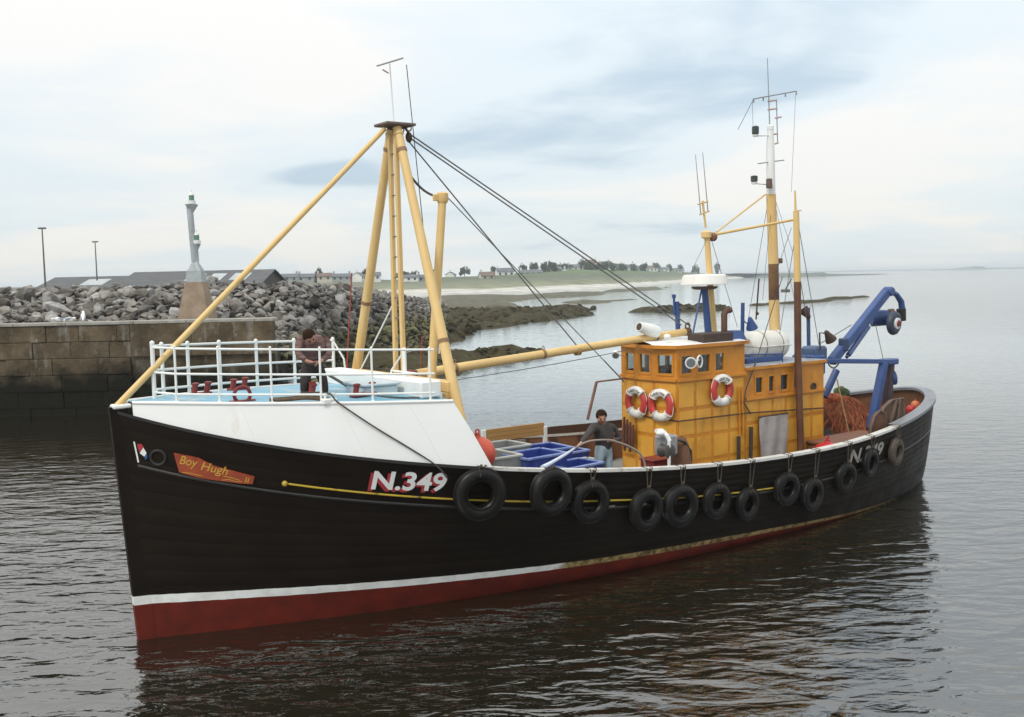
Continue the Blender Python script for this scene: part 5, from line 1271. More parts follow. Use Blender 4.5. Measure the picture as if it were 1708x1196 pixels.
nb = hull_plate((NBL, NBH), 'name_board', nb_m, -.01, .03)
def grow(poly, c, k): return [(c[0] + (p[0] - c[0]) * k, c[1] + (p[1] - c[1]) * k) for p in poly]
def hull_ribbon(pts, w, name, mat, off):
    vs = []; fs = []
    for i, p in enumerate(pts):
        for k in (-1, 1):
            q, _ = hull_sz(p[0], p[1] + k * w, off); vs.append(Vector((q.x, -q.y, q.z)))
    for i in range(len(pts) - 1): fs.append((2 * i, 2 * i + 2, 2 * i + 3, 2 * i + 1))
    g = G(); g.add(vs, fs); o = g.build(name, mat, boat, smooth=0, fixn=False); return o
t1 = hull_text('Boy', .605, 2.90, .85, 2.83, .19, gold_m, 'name_lettering', off=.036, bold=.006, shear=.35)
t2 = hull_text('Hugh', .89, 2.79, 1.26, 2.675, .19, gold_m, 'name_lettering', off=.036, bold=.006, shear=.35)
t3 = hull_text('II', 1.49, 2.60, 1.56, 2.59, .085, gold_m, 'name_lettering', off=.036, bold=.012, shear=.2)
hull_ribbon([(1.2, 2.715), (1.26, 2.70), (1.33, 2.675), (1.42, 2.64)], .007, 'board_flourish', gold_m, .036)
hull_ribbon([(1.18, 2.65), (1.28, 2.655), (1.36, 2.62), (1.45, 2.615)], .006, 'board_flourish', gold_m, .036)
hull_ribbon([(.64, 2.80), (.74, 2.785), (.84, 2.75), (.92, 2.73)], .006, 'board_flourish', gold_m, .036)
# painted pennant with its staff
def hull_patch(poly, name, mat, off=.012):
    vs = []
    for q in poly:
        p, _ = hull_sz(q[0], q[1], off); vs.append(Vector((p.x, -p.y, p.z)))
    g = G(); g.add(vs, [tuple(range(len(vs)))]); return g.build(name, mat, boat, smooth=0, fixn=False)
fw_m = let_w; fb_m = M('pennant_blue', (.03, .09, .28), rough=.5)
hull_patch([(-0.000, 3.320), (0.020, 3.320), (0.070, 2.980), (0.050, 2.970)], 'pennant_staff', fw_m)
hull_patch([(0.050, 3.280), (0.110, 3.280), (0.140, 3.210), (0.090, 3.120), (0.060, 3.200)], 'pennant_red', let_r)
hull_patch([(0.130, 3.220), (0.170, 3.130), (0.140, 3.070), (0.080, 3.130)], 'pennant_white', fw_m, .014)
hull_patch([(0.170, 3.130), (0.180, 3.060), (0.150, 3.010), (0.140, 3.070)], 'pennant_blue', fb_m)
hc, hn_ = hull_sz(.32, 3.05, .01)
g = G(); g.torus(L(hc), L(hn_), .12, .025, 20, 8); P(g, 'hawse_ring', black_m)
g = G(); p_, n_ = hull_sz(7.75, 1.50, .02); g.lathe([(.03, 0), (.03, .03)], L(p_), L(n_), 8)
for sx, zx in ((7.95, 1.44), (8.75, 1.36)):
    hull_patch([(sx - .16, zx), (sx + .16, zx), (sx + .16, zx + .05), (sx - .16, zx + .05)], 'scupper', M('scupper_pale', (.34, .32, .28), (.2, .19, .16), scale=6, rough=.6), .012)

# ================================================================== LOOSE THINGS ON THE BOAT
def bthing(name, p, label, cat, group=None, rot=0.0):
    return empty(name, onboat(p) @ Matrix.Rotation(rot, 4, 'Z'), label, cat, group)
TYRES = [ # s, z (centre), diameter, relative width, label
 (5.12, 2.16, .94, .30, 'largest black tyre, hung at the rail by the foot of the white whaleback'),
 (6.50, 2.03, .88, .34, 'shiny black tyre at the rail just ahead of the near blue fish box'),
 (7.42, 1.70, .82, .28, 'tyre hung below the rail between the shiny tyre and the kneeling white scupper mark'),
 (8.82, 1.34, .84, .30, 'low black tyre hanging below the front edge of the wheelhouse'),
 (9.72, 1.28, .86, .30, 'tyre hanging below the two life rings, second of the row under the wheelhouse'),
 (10.76, 1.22, .76, .27, 'tyre hanging below the middle of the wheelhouse side, third of the row'),
 (11.75, 1.00, .70, .26, 'small tyre hanging below the after end of the wheelhouse'),
 (12.95, 1.16, .74, .26, 'tyre hung below the grey canvas sheet, left of the pair there'),
 (13.88, .90, .76, .26, 'low tyre below the grey canvas sheet, right of the pair there'),
 (15.05, 1.12, .70, .25, 'tyre just left of the stern registration number'),
 (16.02, 1.34, .68, .25, 'tyre hanging over the middle of the stern registration number'),
 (17.30, 1.42, .68, .28, 'tyre nearest the stern, worn brown and just right of the stern number'),
]
brown_rub = M('tyre_worn', (.065, .045, .032), (.10, .075, .055), scale=4, rough=.6, bump=.004, bscale=20)
for i, (s, z, dia, wid, lab) in enumerate(TYRES):
    lab = lab.replace('the kneeling white scupper mark', 'the wheelhouse front')
    p, n = hull_sz(s, z, dia * wid * .36 + .03)
    e_ = empty('tyre_fender', MB @ Matrix.Translation(L(p)), lab, 'tyre', 'tyre fenders along the port side')
    nv = L(n); nv.z *= .25; nv.x += (-.06, .05, -.03, .08, -.07, .02, .09, -.05, .06, -.08, .03, .0)[i]; nv.normalize()
    mt = brown_rub if i == 11 else rubber_m
    O = Vector((0, 0, 0)); Ro = dia / 2; tr = Ro * .27
    g = G(); g.torus(O, nv, Ro - tr, tr, 36, 14, squash=dia * wid * .5 / tr * .8); tb = g.build('carcass', mt, e_, smooth=60)
    g = G()
    for k in (-1, 0, 1): g.torus(O + nv * (k * .05), nv, Ro - .006 - abs(k) * .004, .010, 36, 5)
    g.build('tread_rib', mt, e_, smooth=60)
    g = G(); g.torus(O + nv * (dia * wid * .36), nv, Ro * .56, .012, 30, 6); g.build('bead', mt, e_, smooth=60)
    up = Vector((0, 0, 1)); up = (up - nv * up.dot(nv)).normalized()
    zt_ = zr(s) + .06; top = L(s, brail(s) + .05, zt_) - L(p)
    for kp in (top + Vector((.03, -.01, -.04)), up * (Ro + .03) + nv * .05 + Vector((.015, 0, 0))):
        g = G(); g.ball(kp, .03, 2, (1, .85, 1.15)); g.build('knot', M('lanyard_rope', (.085, .066, .045), (.055, .042, .03), scale=20, rough=.9), e_)
    for dx_ in (-.02, .05):
        a = up * (Ro - 2 * tr + .02) + Vector((dx_, 0, 0)); 
        g = G(); g.tube([a, up * (Ro - tr) + nv * (tr * .9) + Vector((dx_, 0, 0)), up * (Ro + .01) + nv * .04 + Vector((dx_, 0, 0)), top + Vector((dx_ * 2, 0, 0)), top + Vector((dx_ * 2, .16, .01))], .0095, 5); g.build('lanyard', M('lanyard_rope', (.085, .066, .045), (.055, .042, .03), scale=20, rough=.9), e_)

# --- life rings
ring_red = M('ring_red', (.50, .045, .035), (.42, .04, .03), scale=5, rough=.5, dirt=(.30, .06, .05), dirt_scale=5); ring_white = M('ring_white', (.78, .76, .70), (.70, .68, .62), scale=5, rough=.5, dirt=(.5, .46, .4), dirt_scale=6)
mark_m = M('ring_lettering', (.12, .10, .10), rough=.6)
def life_ring(c, face, lab, tilt=0.0):
    "face: outward direction in (s,t)"
    f = L(face[0], face[1], 0).normalized(); e_ = empty('life_ring', MB @ Matrix.Translation(L(c)), lab, 'life ring', 'life rings on the wheelhouse')
    ref = Vector((0, 0, 1)); side = f.cross(ref).normalized(); ref = (ref * math.cos(tilt) + side * math.sin(tilt)).normalized()
    for k in range(4):
        a0 = R(-48) + k * R(90); g = G(); g.torus((0, 0, 0), f, .275, .092, 12, 12, a0, a0 + (R(96) if k % 2 == 0 else R(84)), .72, ref)
        if k % 2: a0 += R(6)
        g.build('white_segment' if k % 2 == 0 else 'red_segment', ring_white if k % 2 == 0 else ring_red, e_, smooth=60)
    w = f.cross(ref)
    g = G()
    for k in range(4):
        a = R(45) + k * R(90); d = ref * math.cos(a) + w * math.sin(a); tdir = -ref * math.sin(a) + w * math.cos(a)
        g.torus(d * .275, tdir, .098, .012, 14, 5, squash=1)
    pts = []
    for k in range(33):
        a = R(45) + k * R(360) / 32; rr = .385 - .03 * math.sin(2 * (a - R(45))) ** 2; pts.append((ref * math.cos(a) + w * math.sin(a)) * rr + f * .01)
    g.tube(pts, .008, 5); g.build('grab_line', ring_white, e_, smooth=60)
    for txt in ('BOY HUGH',):
        vs, fs = text_mesh(txt, .075, 0, .004); xm = max(v.x for v in vs) / 2; out = []
        for v in vs:
            a = -(v.x - xm) / .275 * (1.0); rr = .275 + (v.y - .03)
            d = ref * math.cos(a) + w * math.sin(-a) * (1)
            out.append(d * rr + f * (.068 - .5 * (v.y - .03) ** 2 * 8))
        g = G(); g.add(out, fs); g.build('lettering', mark_m, e_, smooth=0, fixn=False)
    return e_
life_ring((11.27, -.20, 2.93), (-1, 0), 'red and white life ring on the wheelhouse front, left of the pair')
life_ring((11.31, .56, 2.92), (-1, .12), 'red and white life ring by the front corner of the wheelhouse, right of the pair', .1)
life_ring((12.78, 1.02, 3.17), (0, 1), 'red and white life ring alone on the wheelhouse side below the end window', -.05)

# --- liferaft canister
rc_ = bthing('liferaft_canister', (15.301, 0.100, 3.651), 'white liferaft canister lying on the casing roof behind the wheelhouse', 'liferaft')
can_m = M('canister_white', (.72, .70, .64), (.64, .62, .56), scale=3, rough=.5, dirt=(.36, .30, .22), dirt_scale=3, dlo=.55, dhi=.8)
for nm, sg in (('upper_shell', 1), ('lower_shell', -1)):
    g = G(); rows = []
    for i in range(17):
        x = -.66 + 1.32 * i / 16; k = abs(x) / .66; r = .36 * (1 - max(0, (k - .72) / .28) ** 2 * .42) 
        rows.append([Vector((x, r * math.cos(a), .36 + sg * r * math.sin(a) * (1 if sg > 0 else .95) + sg * .008)) for a in [math.pi * j / 12 for j in range(13)]])
    g.grid(rows); g.add(rows[0], [tuple(range(13))]); g.add(rows[-1], [tuple(range(13))[::-1]]); g.build(nm, can_m, rc_, smooth=50)
g = G()
for x in (-.3, .3): g.torus((x, 0, .36), (1, 0, 0), .362, .012, 28, 5)
g.build('lashing', M('strap_dark', (.10, .09, .08), rough=.8), rc_)
g = G(); g.box((0, 0, .36), (1.2, .76, .03), None, .01); g.build('seam_band', can_m, rc_)

# --- buoys
buoy_o = M('buoy_orange', (.62, .085, .035), (.52, .065, .03), scale=4, rough=.42, dirt=(.36, .07, .05), dirt_scale=5); buoy_r = M('buoy_red', (.50, .025, .03), (.42, .02, .025), scale=4, rough=.4)
def buoy(p, r, lab, m, sc=1.0):
    e_ = bthing('buoy', (p[0], p[1], p[2] - r), lab, 'buoy', 'round plastic buoys on deck')
    g = G(); g.ball((0, 0, r), r, 3, (1, 1, sc)); g.build('float', m, e_, smooth=60)
    g = G(); g.lathe([(r * .22, 0), (r * .16, r * .2), (r * .2, r * .24)], (0, 0, r * (1 + sc) - .03), n=10); g.torus((0, 0, r * (1 + sc) + r * .25), (0, 1, 0), r * .12, r * .05, 10, 6); g.build('eye', m, e_)
buoy((5.707, 1.600, 2.620), .33, 'large orange red buoy sitting behind the slanted after edge of the whaleback', buoy_o)
buoy((15.607, 1.750, 1.460), .36, 'broad red buoy showing over the port rail behind the casing', buoy_r, .8)
buoy((20.760, 0.600, 1.941), .125, 'reddish orange float in the stern, left of the two', buoy_r)
buoy((21.452, 0.300, 1.969), .135, 'pale orange float in the stern, right of the two', M('buoy_pale', (.62, .17, .07), (.5, .13, .05), scale=5, rough=.5))

# --- fish boxes and tubs on the working deck
tub_b = M('tub_blue', (.020, .040, .21), (.032, .058, .27), scale=3, rough=.4, dirt=(.10, .13, .25), dirt_scale=4); tub_g = M('tub_grey', (.24, .24, .225), (.30, .30, .28), scale=3, rough=.55, dirt=(.15, .145, .13), dirt_scale=2.5)
rim_w = M('tub_rim', (.24, .30, .52), (.10, .15, .38), scale=5, rough=.45); rim_g = M('tub_rim_grey', (.48, .48, .44), (.40, .40, .37), scale=5, rough=.5)
def open_box(s, t, zb, l, w, h, rot, bm, rm, lab, grp, cat='fish box'):
    e_ = bthing('fish_box', (s, t, zb), lab, cat, grp, rot)
    g = G(); tk = .035; tp_ = .94
    def q(a, b, z): return [(-a, -b, z), (a, -b, z), (a, b, z), (-a, b, z)]
    A = q(l / 2 * tp_, w / 2 * tp_, 0) + q(l / 2, w / 2, h) + q(l / 2 - tk, w / 2 - tk, h) + q(l / 2 * tp_ - tk, w / 2 * tp_ - tk, .05)
    g.add(A, [(3, 2, 1, 0)] + [(i + 4 * k, (i + 1) % 4 + 4 * k, (i + 1) % 4 + 4 * (k + 1), i + 4 * (k + 1)) for k in range(3) for i in range(4)] + [(12, 13, 14, 15)])
    g.build('body', bm, e_, smooth=0)
    g = G()
    for a, b in (((-l / 2, -w / 2), (l / 2, -w / 2)), ((l / 2, w / 2), (-l / 2, w / 2))): g.bar((a[0] - .02, a[1], h), (b[0] + .02, b[1], h), .06, .05, bev=.01)
    for a, b in (((l / 2, -w / 2 + .03), (l / 2, w / 2 - .03)), ((-l / 2, w / 2 - .03), (-l / 2, -w / 2 + .03))): g.bar((a[0], a[1], h - .003), (b[0], b[1], h - .003), .06, .05, bev=.01)
    g.build('rim', rm, e_, smooth=0)
    g = G()
    for k in (-1, 1):
        for sx in (-.3, 0, .3): g.box((sx * l, k * (w / 2 * .975), h * .5), (.05, .03, h * .8), None, .006)
    g.build('rib', bm, e_, smooth=0)
bz = 2.36
open_box(7.3, 1.2, 1.62, 1.0, .8, .76, .06, tub_b, rim_w, 'large blue fish box in the middle of the group by the port rail', 'open fish boxes on the working deck')
open_box(7.98, 1.58, 1.42, .95, .66, .73, .1, tub_b, rim_w, 'blue fish box nearest the rail, in front of the man with the hose', 'open fish boxes on the working deck')
open_box(8.15, .25, 1.45, 1.1, .8, .83, -.05, tub_b, rim_w, 'blue fish box at the back of the group beyond the large one', 'open fish boxes on the working deck')
open_box(9.1, -.3, 1.3, 1.0, .8, .74, .05, tub_b, rim_w, 'blue fish box half hidden behind the man with the hose', 'open fish boxes on the working deck')
open_box(6.35, 1.0, 1.6, .95, .85, .84, .03, tub_g, rim_g, 'grey fish tub beside the orange buoy, left of the blue boxes', 'open fish boxes on the working deck')
open_box(7.35, -.1, 1.6, 1.05, .8, .78, .03, tub_g, rim_g, 'grey fish tub behind the first grey tub at the far side of the deck', 'open fish boxes on the working deck')
open_box(8.9, .75, 1.25, .7, .55, .72, .03, tub_g, rim_g, 'small pale grey tub at the hose mouth beside the blue boxes', 'open fish boxes on the working deck')

# --- hatch board with white end battens by the starboard rail
hb = bthing('hatch_board', (8.95, -1.75, 1.62), 'tan wooden board with white end battens standing by the starboard rail', 'hatch board')
g = G()
tan_m = M('board_tan', (.46, .26, .085), (.38, .20, .06), scale=2, rough=.6, stretch=(.4, 2, 3))
for i in range(3):
    g = G(); g.box((.02, 0, .585 + i * .098), (1.62, .045, .094), None, .006); g.build('plank', tan_m, hb)
for x in (-.86, .86):
    g = G(); g.box((x, 0, .5), (.1, .07, .66 if x < 0 else .46), None, .008); g.build('batten', white_m, hb)
g = G(); g.box((-.3, .02, .3), (1.2, .05, .4), None, .01); g.build('lower_board', M('board_grey', (.22, .20, .17), (.28, .25, .21), scale=2, rough=.7), hb)
g = G(); g.tube([L((7.606, -1.200, 2.155)), L((8.482, -1.200, 2.067))], .06, 8); P(g, 'deck_pipe', M('pipe_tan', (.30, .18, .08), (.22, .13, .06), scale=3, rough=.6))

# --- deck machinery at the wheelhouse front
wm = bthing('hauler_winch', (11.2, 1.62, 1.1), 'grey hydraulic hauler on a white post beside the wheelhouse corner', 'winch')
wo = L(11.2, 1.62, 1.1)
def wl(p): return L(p) - wo
g = G(); g.box(wl((10.432, 1.620, 2.251)), (.42, .3, .42), None, .03); g.build('housing', steel_m, wm)
g = G(); g.lathe([(.06, -.14), (.15, -.12), (.11, -.04), (.11, .04), (.15, .12), (.06, .14)], wl((10.208, 1.850, 2.178)), (0, -1, 0), 16); g.build('drum', M('drum_dark', (.05, .045, .04), (.09, .08, .07), scale=5, rough=.5), wm)
g = G(); g.tube([wl((10.199, 1.950, 2.404)), wl((10.189, 1.950, 1.718))], .035, 10); g.build('post', white_m, wm)
g = G(); g.tube([wl((10.069, 1.700, 2.590)), wl((10.239, 1.700, 2.584)), wl((10.198, 1.900, 2.498)), wl((10.216, 1.950, 2.390))], .045, 8); g.ball(wl((10.173, 1.750, 2.547)), .1, 2, (1.3, 1, .7)); g.build('guard', white_m, wm)
g = G(); g.tube([wl((10.634, 1.700, 2.352)), wl((10.898, 1.700, 2.271)), wl((11.074, 1.700, 2.058)), wl((11.089, 1.700, 1.849)), wl((10.997, 1.700, 1.628))], .028, 8); g.build('hose', M('hose_black', (.025, .022, .018), (.05, .045, .035), scale=5, rough=.5), wm)
cv = bthing('canvas_cover', (10.95, 1.55, 1.1), 'brown canvas cover draped beside the grey hauler winch', 'cover'); co_ = L(10.95, 1.55, 1.1)
g = G(); rows = []
for i, (z, w) in enumerate(((1.05, .34), (1.4, .31), (1.8, .24), (2.15, .17), (2.32, .10), (2.38, .02))):
    rows.append([Vector((w * (1 + .12 * math.sin(5 * a + i)) * math.cos(a), w * (1 + .12 * math.cos(4 * a)) * math.sin(a), z - 1.1)) for a in [2 * math.pi * j / 20 for j in range(20)]])
g.grid(rows, close=True); g.build('canvas', M('canvas_brown', (.11, .05, .03), (.16, .075, .04), scale=5, rough=.9, bump=.01, bscale=14), cv, smooth=60)
rb = bthing('red_bin', (10.75, .95, 1.15), 'red box on deck at the front foot of the wheelhouse', 'box')
g = G(); g.box((0, 0, .33), (.5, .42, .66), None, .02); g.build('body', red_m, rb); g = G(); g.box((0, 0, .68), (.54, .46, .05), None, .015); g.build('lid', red_m, rb)
hk = bthing('hanging_oilskins', (11.3, -.42, 1.5), 'dark brown gear hanging on the wheelhouse front below the left life ring', 'oilskins')
for k in range(4):
    g = G(); g.tube([(-.06 + .0 * k, .16 - .1 * k, 1.05 - .05 * k), (-.09, .15 - .1 * k, .6), (-.05, .17 - .09 * k, .25 + .1 * (k % 2))], [.025, .05, .03], 7); g.build('strap', M('gear_brown', (.10, .035, .02), (.14, .05, .03), scale=8, rough=.8), hk)

# --- grey canvas sheet on the casing door
sh = bthing('canvas_sheet', (14.0, 1.02, 1.3), 'pale grey canvas sheet hanging over the casing doorway', 'sheet')
g = G(); rows = []
A0, A1 = 14.02, 15.02
for j in range(13):
    z = 2.42 - j * .1
    rows.append([Vector((A0 + (A1 - A0) * (i / 16) - 14.0 + .03 * math.sin(j * .5) * (i / 16 - .5), -(.0 + .035 * math.sin(i * .9 + j * .25) * (.3 + j / 16) + .025 + .06 * max(0, 1 - abs(i - 8) / 8) * (1 - j / 13)), z - 1.3)) for i in range(17)])
back = [[p + Vector((0, .012, 0)) for p in r] for r in rows]
g.grid(rows); g.grid(back); g.build('canvas', M('sheet_grey', (.30, .265, .25), (.38, .34, .32), scale=3, rough=.9, dirt=(.20, .15, .13), dirt_scale=2.5, bump=.008, bscale=12), sh, smooth=60)
g = G(); g.tube([(-.02, -.03, 1.13), (1.04, -.03, 1.13)], .02, 8); g.build('batten', dkbrown, sh)

# --- nets, trawl door, stern gear
np_ = bthing('trawl_net', (18.9, -.35, 1.2), 'heap of rust orange trawl net piled on the after deck', 'net')
net_m = M('net_orange', (.33, .085, .030), (.20, .055, .025), scale=6, rough=.95, dirt=(.08, .03, .02), dirt_scale=5, dlo=.45, dhi=.65, bump=.03, bscale=16)
rnd = random.Random(11)
def heap(sx, sy, h, seed):
    g = G(); rows = []
    for j in range(22):
        v = j / 21
        row = []
        for i in range(40):
            a = 2 * math.pi * i / 40; r = 1 - v; d = 1 + .16 * fbm(math.cos(a) * 2 + seed, math.sin(a) * 2, v * 3)
            z = h * (1 - r ** 2.2) * (1 + .35 * fbm(math.cos(a) * r * 2.4 + seed, math.sin(a) * r * 2.4, 4)) + .05 * fbm(i * .7, j * .9, seed)
            row.append(Vector((sx * r * d * math.cos(a), sy * r * d * math.sin(a), max(z, 0))))
        rows.append(row)
    g.grid(rows, close=True); return g
heap(1.35, 1.15, 1.08, 3).build('net_heap', net_m, np_, smooth=70)
g = G()
for k in range(150):
    a = rnd.uniform(0, 6.28); pts = []; r0 = rnd.uniform(.2, .85); a1 = rnd.uniform(.4, 1.6)
    for q in range(9):
        rr = r0 + .25 * math.sin(q * .9 + k); rr = min(max(rr, .05), .98); aa = a + a1 * q / 8
        pts.append(Vector((1.35 * rr * math.cos(aa), 1.15 * rr * math.sin(aa), 1.12 * (1 - rr ** 2.2) + .03 + .07 * rnd.random())))
    g.tube(pts, rnd.choice((.006, .009, .013)), 4)
o = g.build('net_rope', M('net_line', (.42, .13, .05), (.26, .08, .04), scale=12, rough=.9), np_); o['kind'] = 'stuff'
gn = bthing('net_bundle', (19.191, -0.500, 2.304), 'small green net bundle on top of the orange net heap', 'net')
g = G(); g.ball((0, 0, .14), .2, 3, (1.1, 1, .85)); 
for v in g.v: v += v.normalized() * .06 * fbm(v.x * 9, v.y * 9, v.z * 9)
g.build('mesh_ball', M('net_green', (.045, .075, .03), (.08, .11, .045), scale=14, rough=.95, bump=.02, bscale=30), gn)
fl_ = bthing('net_float_roll', (18.635, -0.300, 2.238), 'bright orange net roll left of the green bundle', 'net')
g = G(); g.ball((0, 0, .1), .2, 3, (1.3, 1, .8))
for v in g.v: v += v.normalized() * .06 * fbm(v.x * 8 + 3, v.y * 8, v.z * 8)
g.build('roll', M('net_bright', (.50, .13, .05), (.36, .09, .035), scale=14, rough=.95, bump=.02, bscale=30), fl_)
db = bthing('dark_net_bag', (17.6, -.1, 1.2), 'dark folded net lying on deck before the orange heap', 'net')
g = heap(.85, .7, .45, 8); g.build('folded_net', M('net_dark', (.035, .028, .024), (.06, .045, .035), scale=8, rough=.95, bump=.02, bscale=18), db, smooth=70)
od = bthing('trawl_door', (18.35, 1.78, 1.15), 'curved brown trawl door leaning inside the port rail near the stern', 'trawl door')
ol = L(18.35, 1.78, 1.15)
g = G(); a_, b_, c_, d_, e2, f_ = [L(p) - ol for p in ((17.402, 1.850, 1.514), (17.495, 1.850, 2.105), (17.690, 1.850, 2.387), (18.014, 1.850, 2.539), (18.498, 1.850, 2.558), (18.562, 1.850, 1.537))]
g.prism([a_, b_, c_, d_, e2, f_], (0, .09, 0)); g.build('door_plate', M('door_brown', (.10, .050, .032), (.15, .08, .05), scale=2.4, rough=.8, stretch=(3, 1, .4), dirt=(.05, .028, .02), dirt_scale=2), od, smooth=0)
g = G(); g.tube([a_, b_, c_, d_, e2, f_], .035, 6); g.build('iron_rim', M('door_iron', (.085, .055, .040), (.14, .10, .075), scale=5, rough=.6), od)
for k in (.3, .6):
    g = G(); g.bar(a_.lerp(f_, k) + Vector((0, -.03, 0)), d_.lerp(e2, k) + Vector((0, -.03, 0)), .09, .04, (1, 0, 0)); g.build('brace', M('door_iron', (0, 0, 0)), od)
d2 = bthing('trawl_door', (17.75, 1.95, 1.15), 'second trawl door with rounded top, left of the larger one by the gallows', 'trawl door'); ol2 = L(17.75, 1.95, 1.15)
g = G(); pp = [L(p) - ol2 for p in ((16.972, 1.980, 1.504), (16.993, 1.980, 1.991), (17.135, 1.980, 2.243), (17.354, 1.980, 2.356), (17.551, 1.980, 2.262), (17.607, 1.980, 1.582))]
g.prism(pp, (0, .08, 0)); g.build('door_plate', M('door_rust', (.16, .07, .035), (.11, .05, .03), scale=3, rough=.8), d2, smooth=0)
g = G(); g.tube(pp, .03, 6); g.build('iron_rim', MATS['door_iron'], d2)
sb = bthing('stern_board', (20.2, .1, 1.28), 'ochre wooden grating lying on the stern deck', 'grating')
for k in range(7):
    g = G(); g.box((-.55 + .18 * k, 0, .38), (.165, 1.7 - .1 * k, .05), None, .008); g.build('plank', M('ochre_wood', (.34, .22, .07), (.28, .17, .05), scale=3, rough=.6, stretch=(3, .5, 1)), sb)
g = G(); g.bar((-.6, -.45, .18), (.6, -.45, .18), .1, .36); g.bar((-.6, .45, .18), (.6, .45, .18), .1, .36); g.build('bearer', dkbrown, sb)
hc_ = bthing('fish_hatch', (17.0, 1.35, 1.2), 'low brown hatch on the after deck inside the port rail', 'hatch')
g = G(); g.box((0, 0, .2), (2.3, 1.0, .4), None, .02); g.build('coaming', brown_m, hc_); g = G(); g.box((0, 0, .43), (2.4, 1.1, .06), None, .01); g.build('cover', M('hatch_brown', (.19, .08, .04), (.15, .06, .03), scale=3, rough=.6), hc_)

# --- mooring rope over the whaleback and black hose on the foredeck
def rope_thing(name, pts, r, m, lab, cat):
    o_ = L(pts[0]); e_ = empty(name, MB @ Matrix.Translation(o_), lab, cat)
    P_ = [L(p) - o_ for p in pts]; fine = []
    for i in range(len(P_) - 1):
        p0, p1, p2, p3 = P_[max(i - 1, 0)], P_[i], P_[i + 1], P_[min(i + 2, len(P_) - 1)]
        for k in range(6):
            t = k / 6; fine.append(.5 * ((2 * p1) + (-p0 + p2) * t + (2 * p0 - 5 * p1 + 4 * p2 - p3) * t * t + (-p0 + 3 * p1 - 3 * p2 + p3) * t ** 3))
    fine.append(P_[-1])
    g = G(); g.tube(fine, r, 7); g.build('strand', m, e_, smooth=60); return e_
rope_thing('mooring_rope', [(2.6, .9, ze(2.6) + .12), (2.75, tp(2.75) + .02, ze(2.75) + .16), (2.86, te(2.86) + .06, ze(2.86) + .01), (3.35, te(3.35) + .14, 3.42), (3.9, brail(3.9) - .02, 3.02), (4.3, brail(4.3) + .06, 2.7), (4.5, brail(4.5) + .05, 2.45)], .014, M('mooring_line', (.055, .05, .048), (.16, .09, .07), scale=9, rough=.9, lo=.5, hi=.7), 'thin dark mooring rope slanting down across the white whaleback side', 'rope')
rope_thing('deck_hose', [(3.749, -0.400, 4.081), (3.808, -0.100, 3.984), (3.795, 0.500, 3.875), (3.792, 1.300, 3.820), (3.984, 1.700, 3.805), (4.370, 1.850, 3.773), (4.605, 1.900, 3.768), (4.676, 1.980, 3.737)], .028, MATS['hose_black'], 'thick black hose curving across the foredeck along the rail', 'hose')
rope_thing('deck_rope', [(1.9, tp(1.9) - .02, ze(1.9) + .05), (2.2, tp(2.2) - .03, ze(2.2) + .07), (2.45, tp(2.45) - .02, ze(2.45) + .09), (2.8, tp(2.8) - .06, ze(2.8) + .05)], .04, M('rope_brown', (.11, .07, .045), (.16, .11, .07), scale=14, rough=.95), 'brown rope lying along the port edge of the foredeck', 'rope')

# ================================================================== PEOPLE
skin_m = M('skin', (.46, .235, .155), (.40, .19, .12), scale=9, rough=.55); hair_m = M('hair_dark', (.022, .011, .006), (.038, .020, .011), scale=30, rough=.9, spec=.08, bump=.006, bscale=60)
def skinned(name, nodes, edges, root, mat, parent, O, sub=2):
    names = list(nodes); me = bpy.data.meshes.new(name)
    me.from_pydata([L(nodes[k][0]) - O for k in names], [(names.index(a), names.index(b)) for a, b in edges], [])
    o = bpy.data.objects.new(name, me); COL.objects.link(o)
    md = o.modifiers.new('skin', 'SKIN'); md.use_smooth_shade = True
    for i, k in enumerate(names):
        r = nodes[k][1]; r = r if isinstance(r, tuple) else (r, r)
        me.skin_vertices[0].data[i].radius = r; me.skin_vertices[0].data[i].use_root = (k == root)
    if sub:
        sm = o.modifiers.new('sub', 'SUBSURF'); sm.levels = sub; sm.render_levels = sub
    bpy.context.view_layer.update()
    m2 = bpy.data.meshes.new_from_object(o.evaluated_get(bpy.context.evaluated_depsgraph_get())); bpy.data.objects.remove(o)
    m2.name = name; m2.materials.clear(); m2.materials.append(mat)
    for p in m2.polygons: p.use_smooth = True
    q = bpy.data.objects.new(name, m2); COL.objects.link(q); q.parent = parent; return q
def lp(a, b, k): return tuple(a[i] + (b[i] - a[i]) * k for i in range(3))
def addv(a, b, k=1.0): return tuple(a[i] + b[i] * k for i in range(3))
def nrm(a): l = math.sqrt(sum(x * x for x in a)); return tuple(x / l for x in a)
def crs(a, b): return (a[1] * b[2] - a[2] * b[1], a[2] * b[0] - a[0] * b[2], a[0] * b[1] - a[1] * b[0])
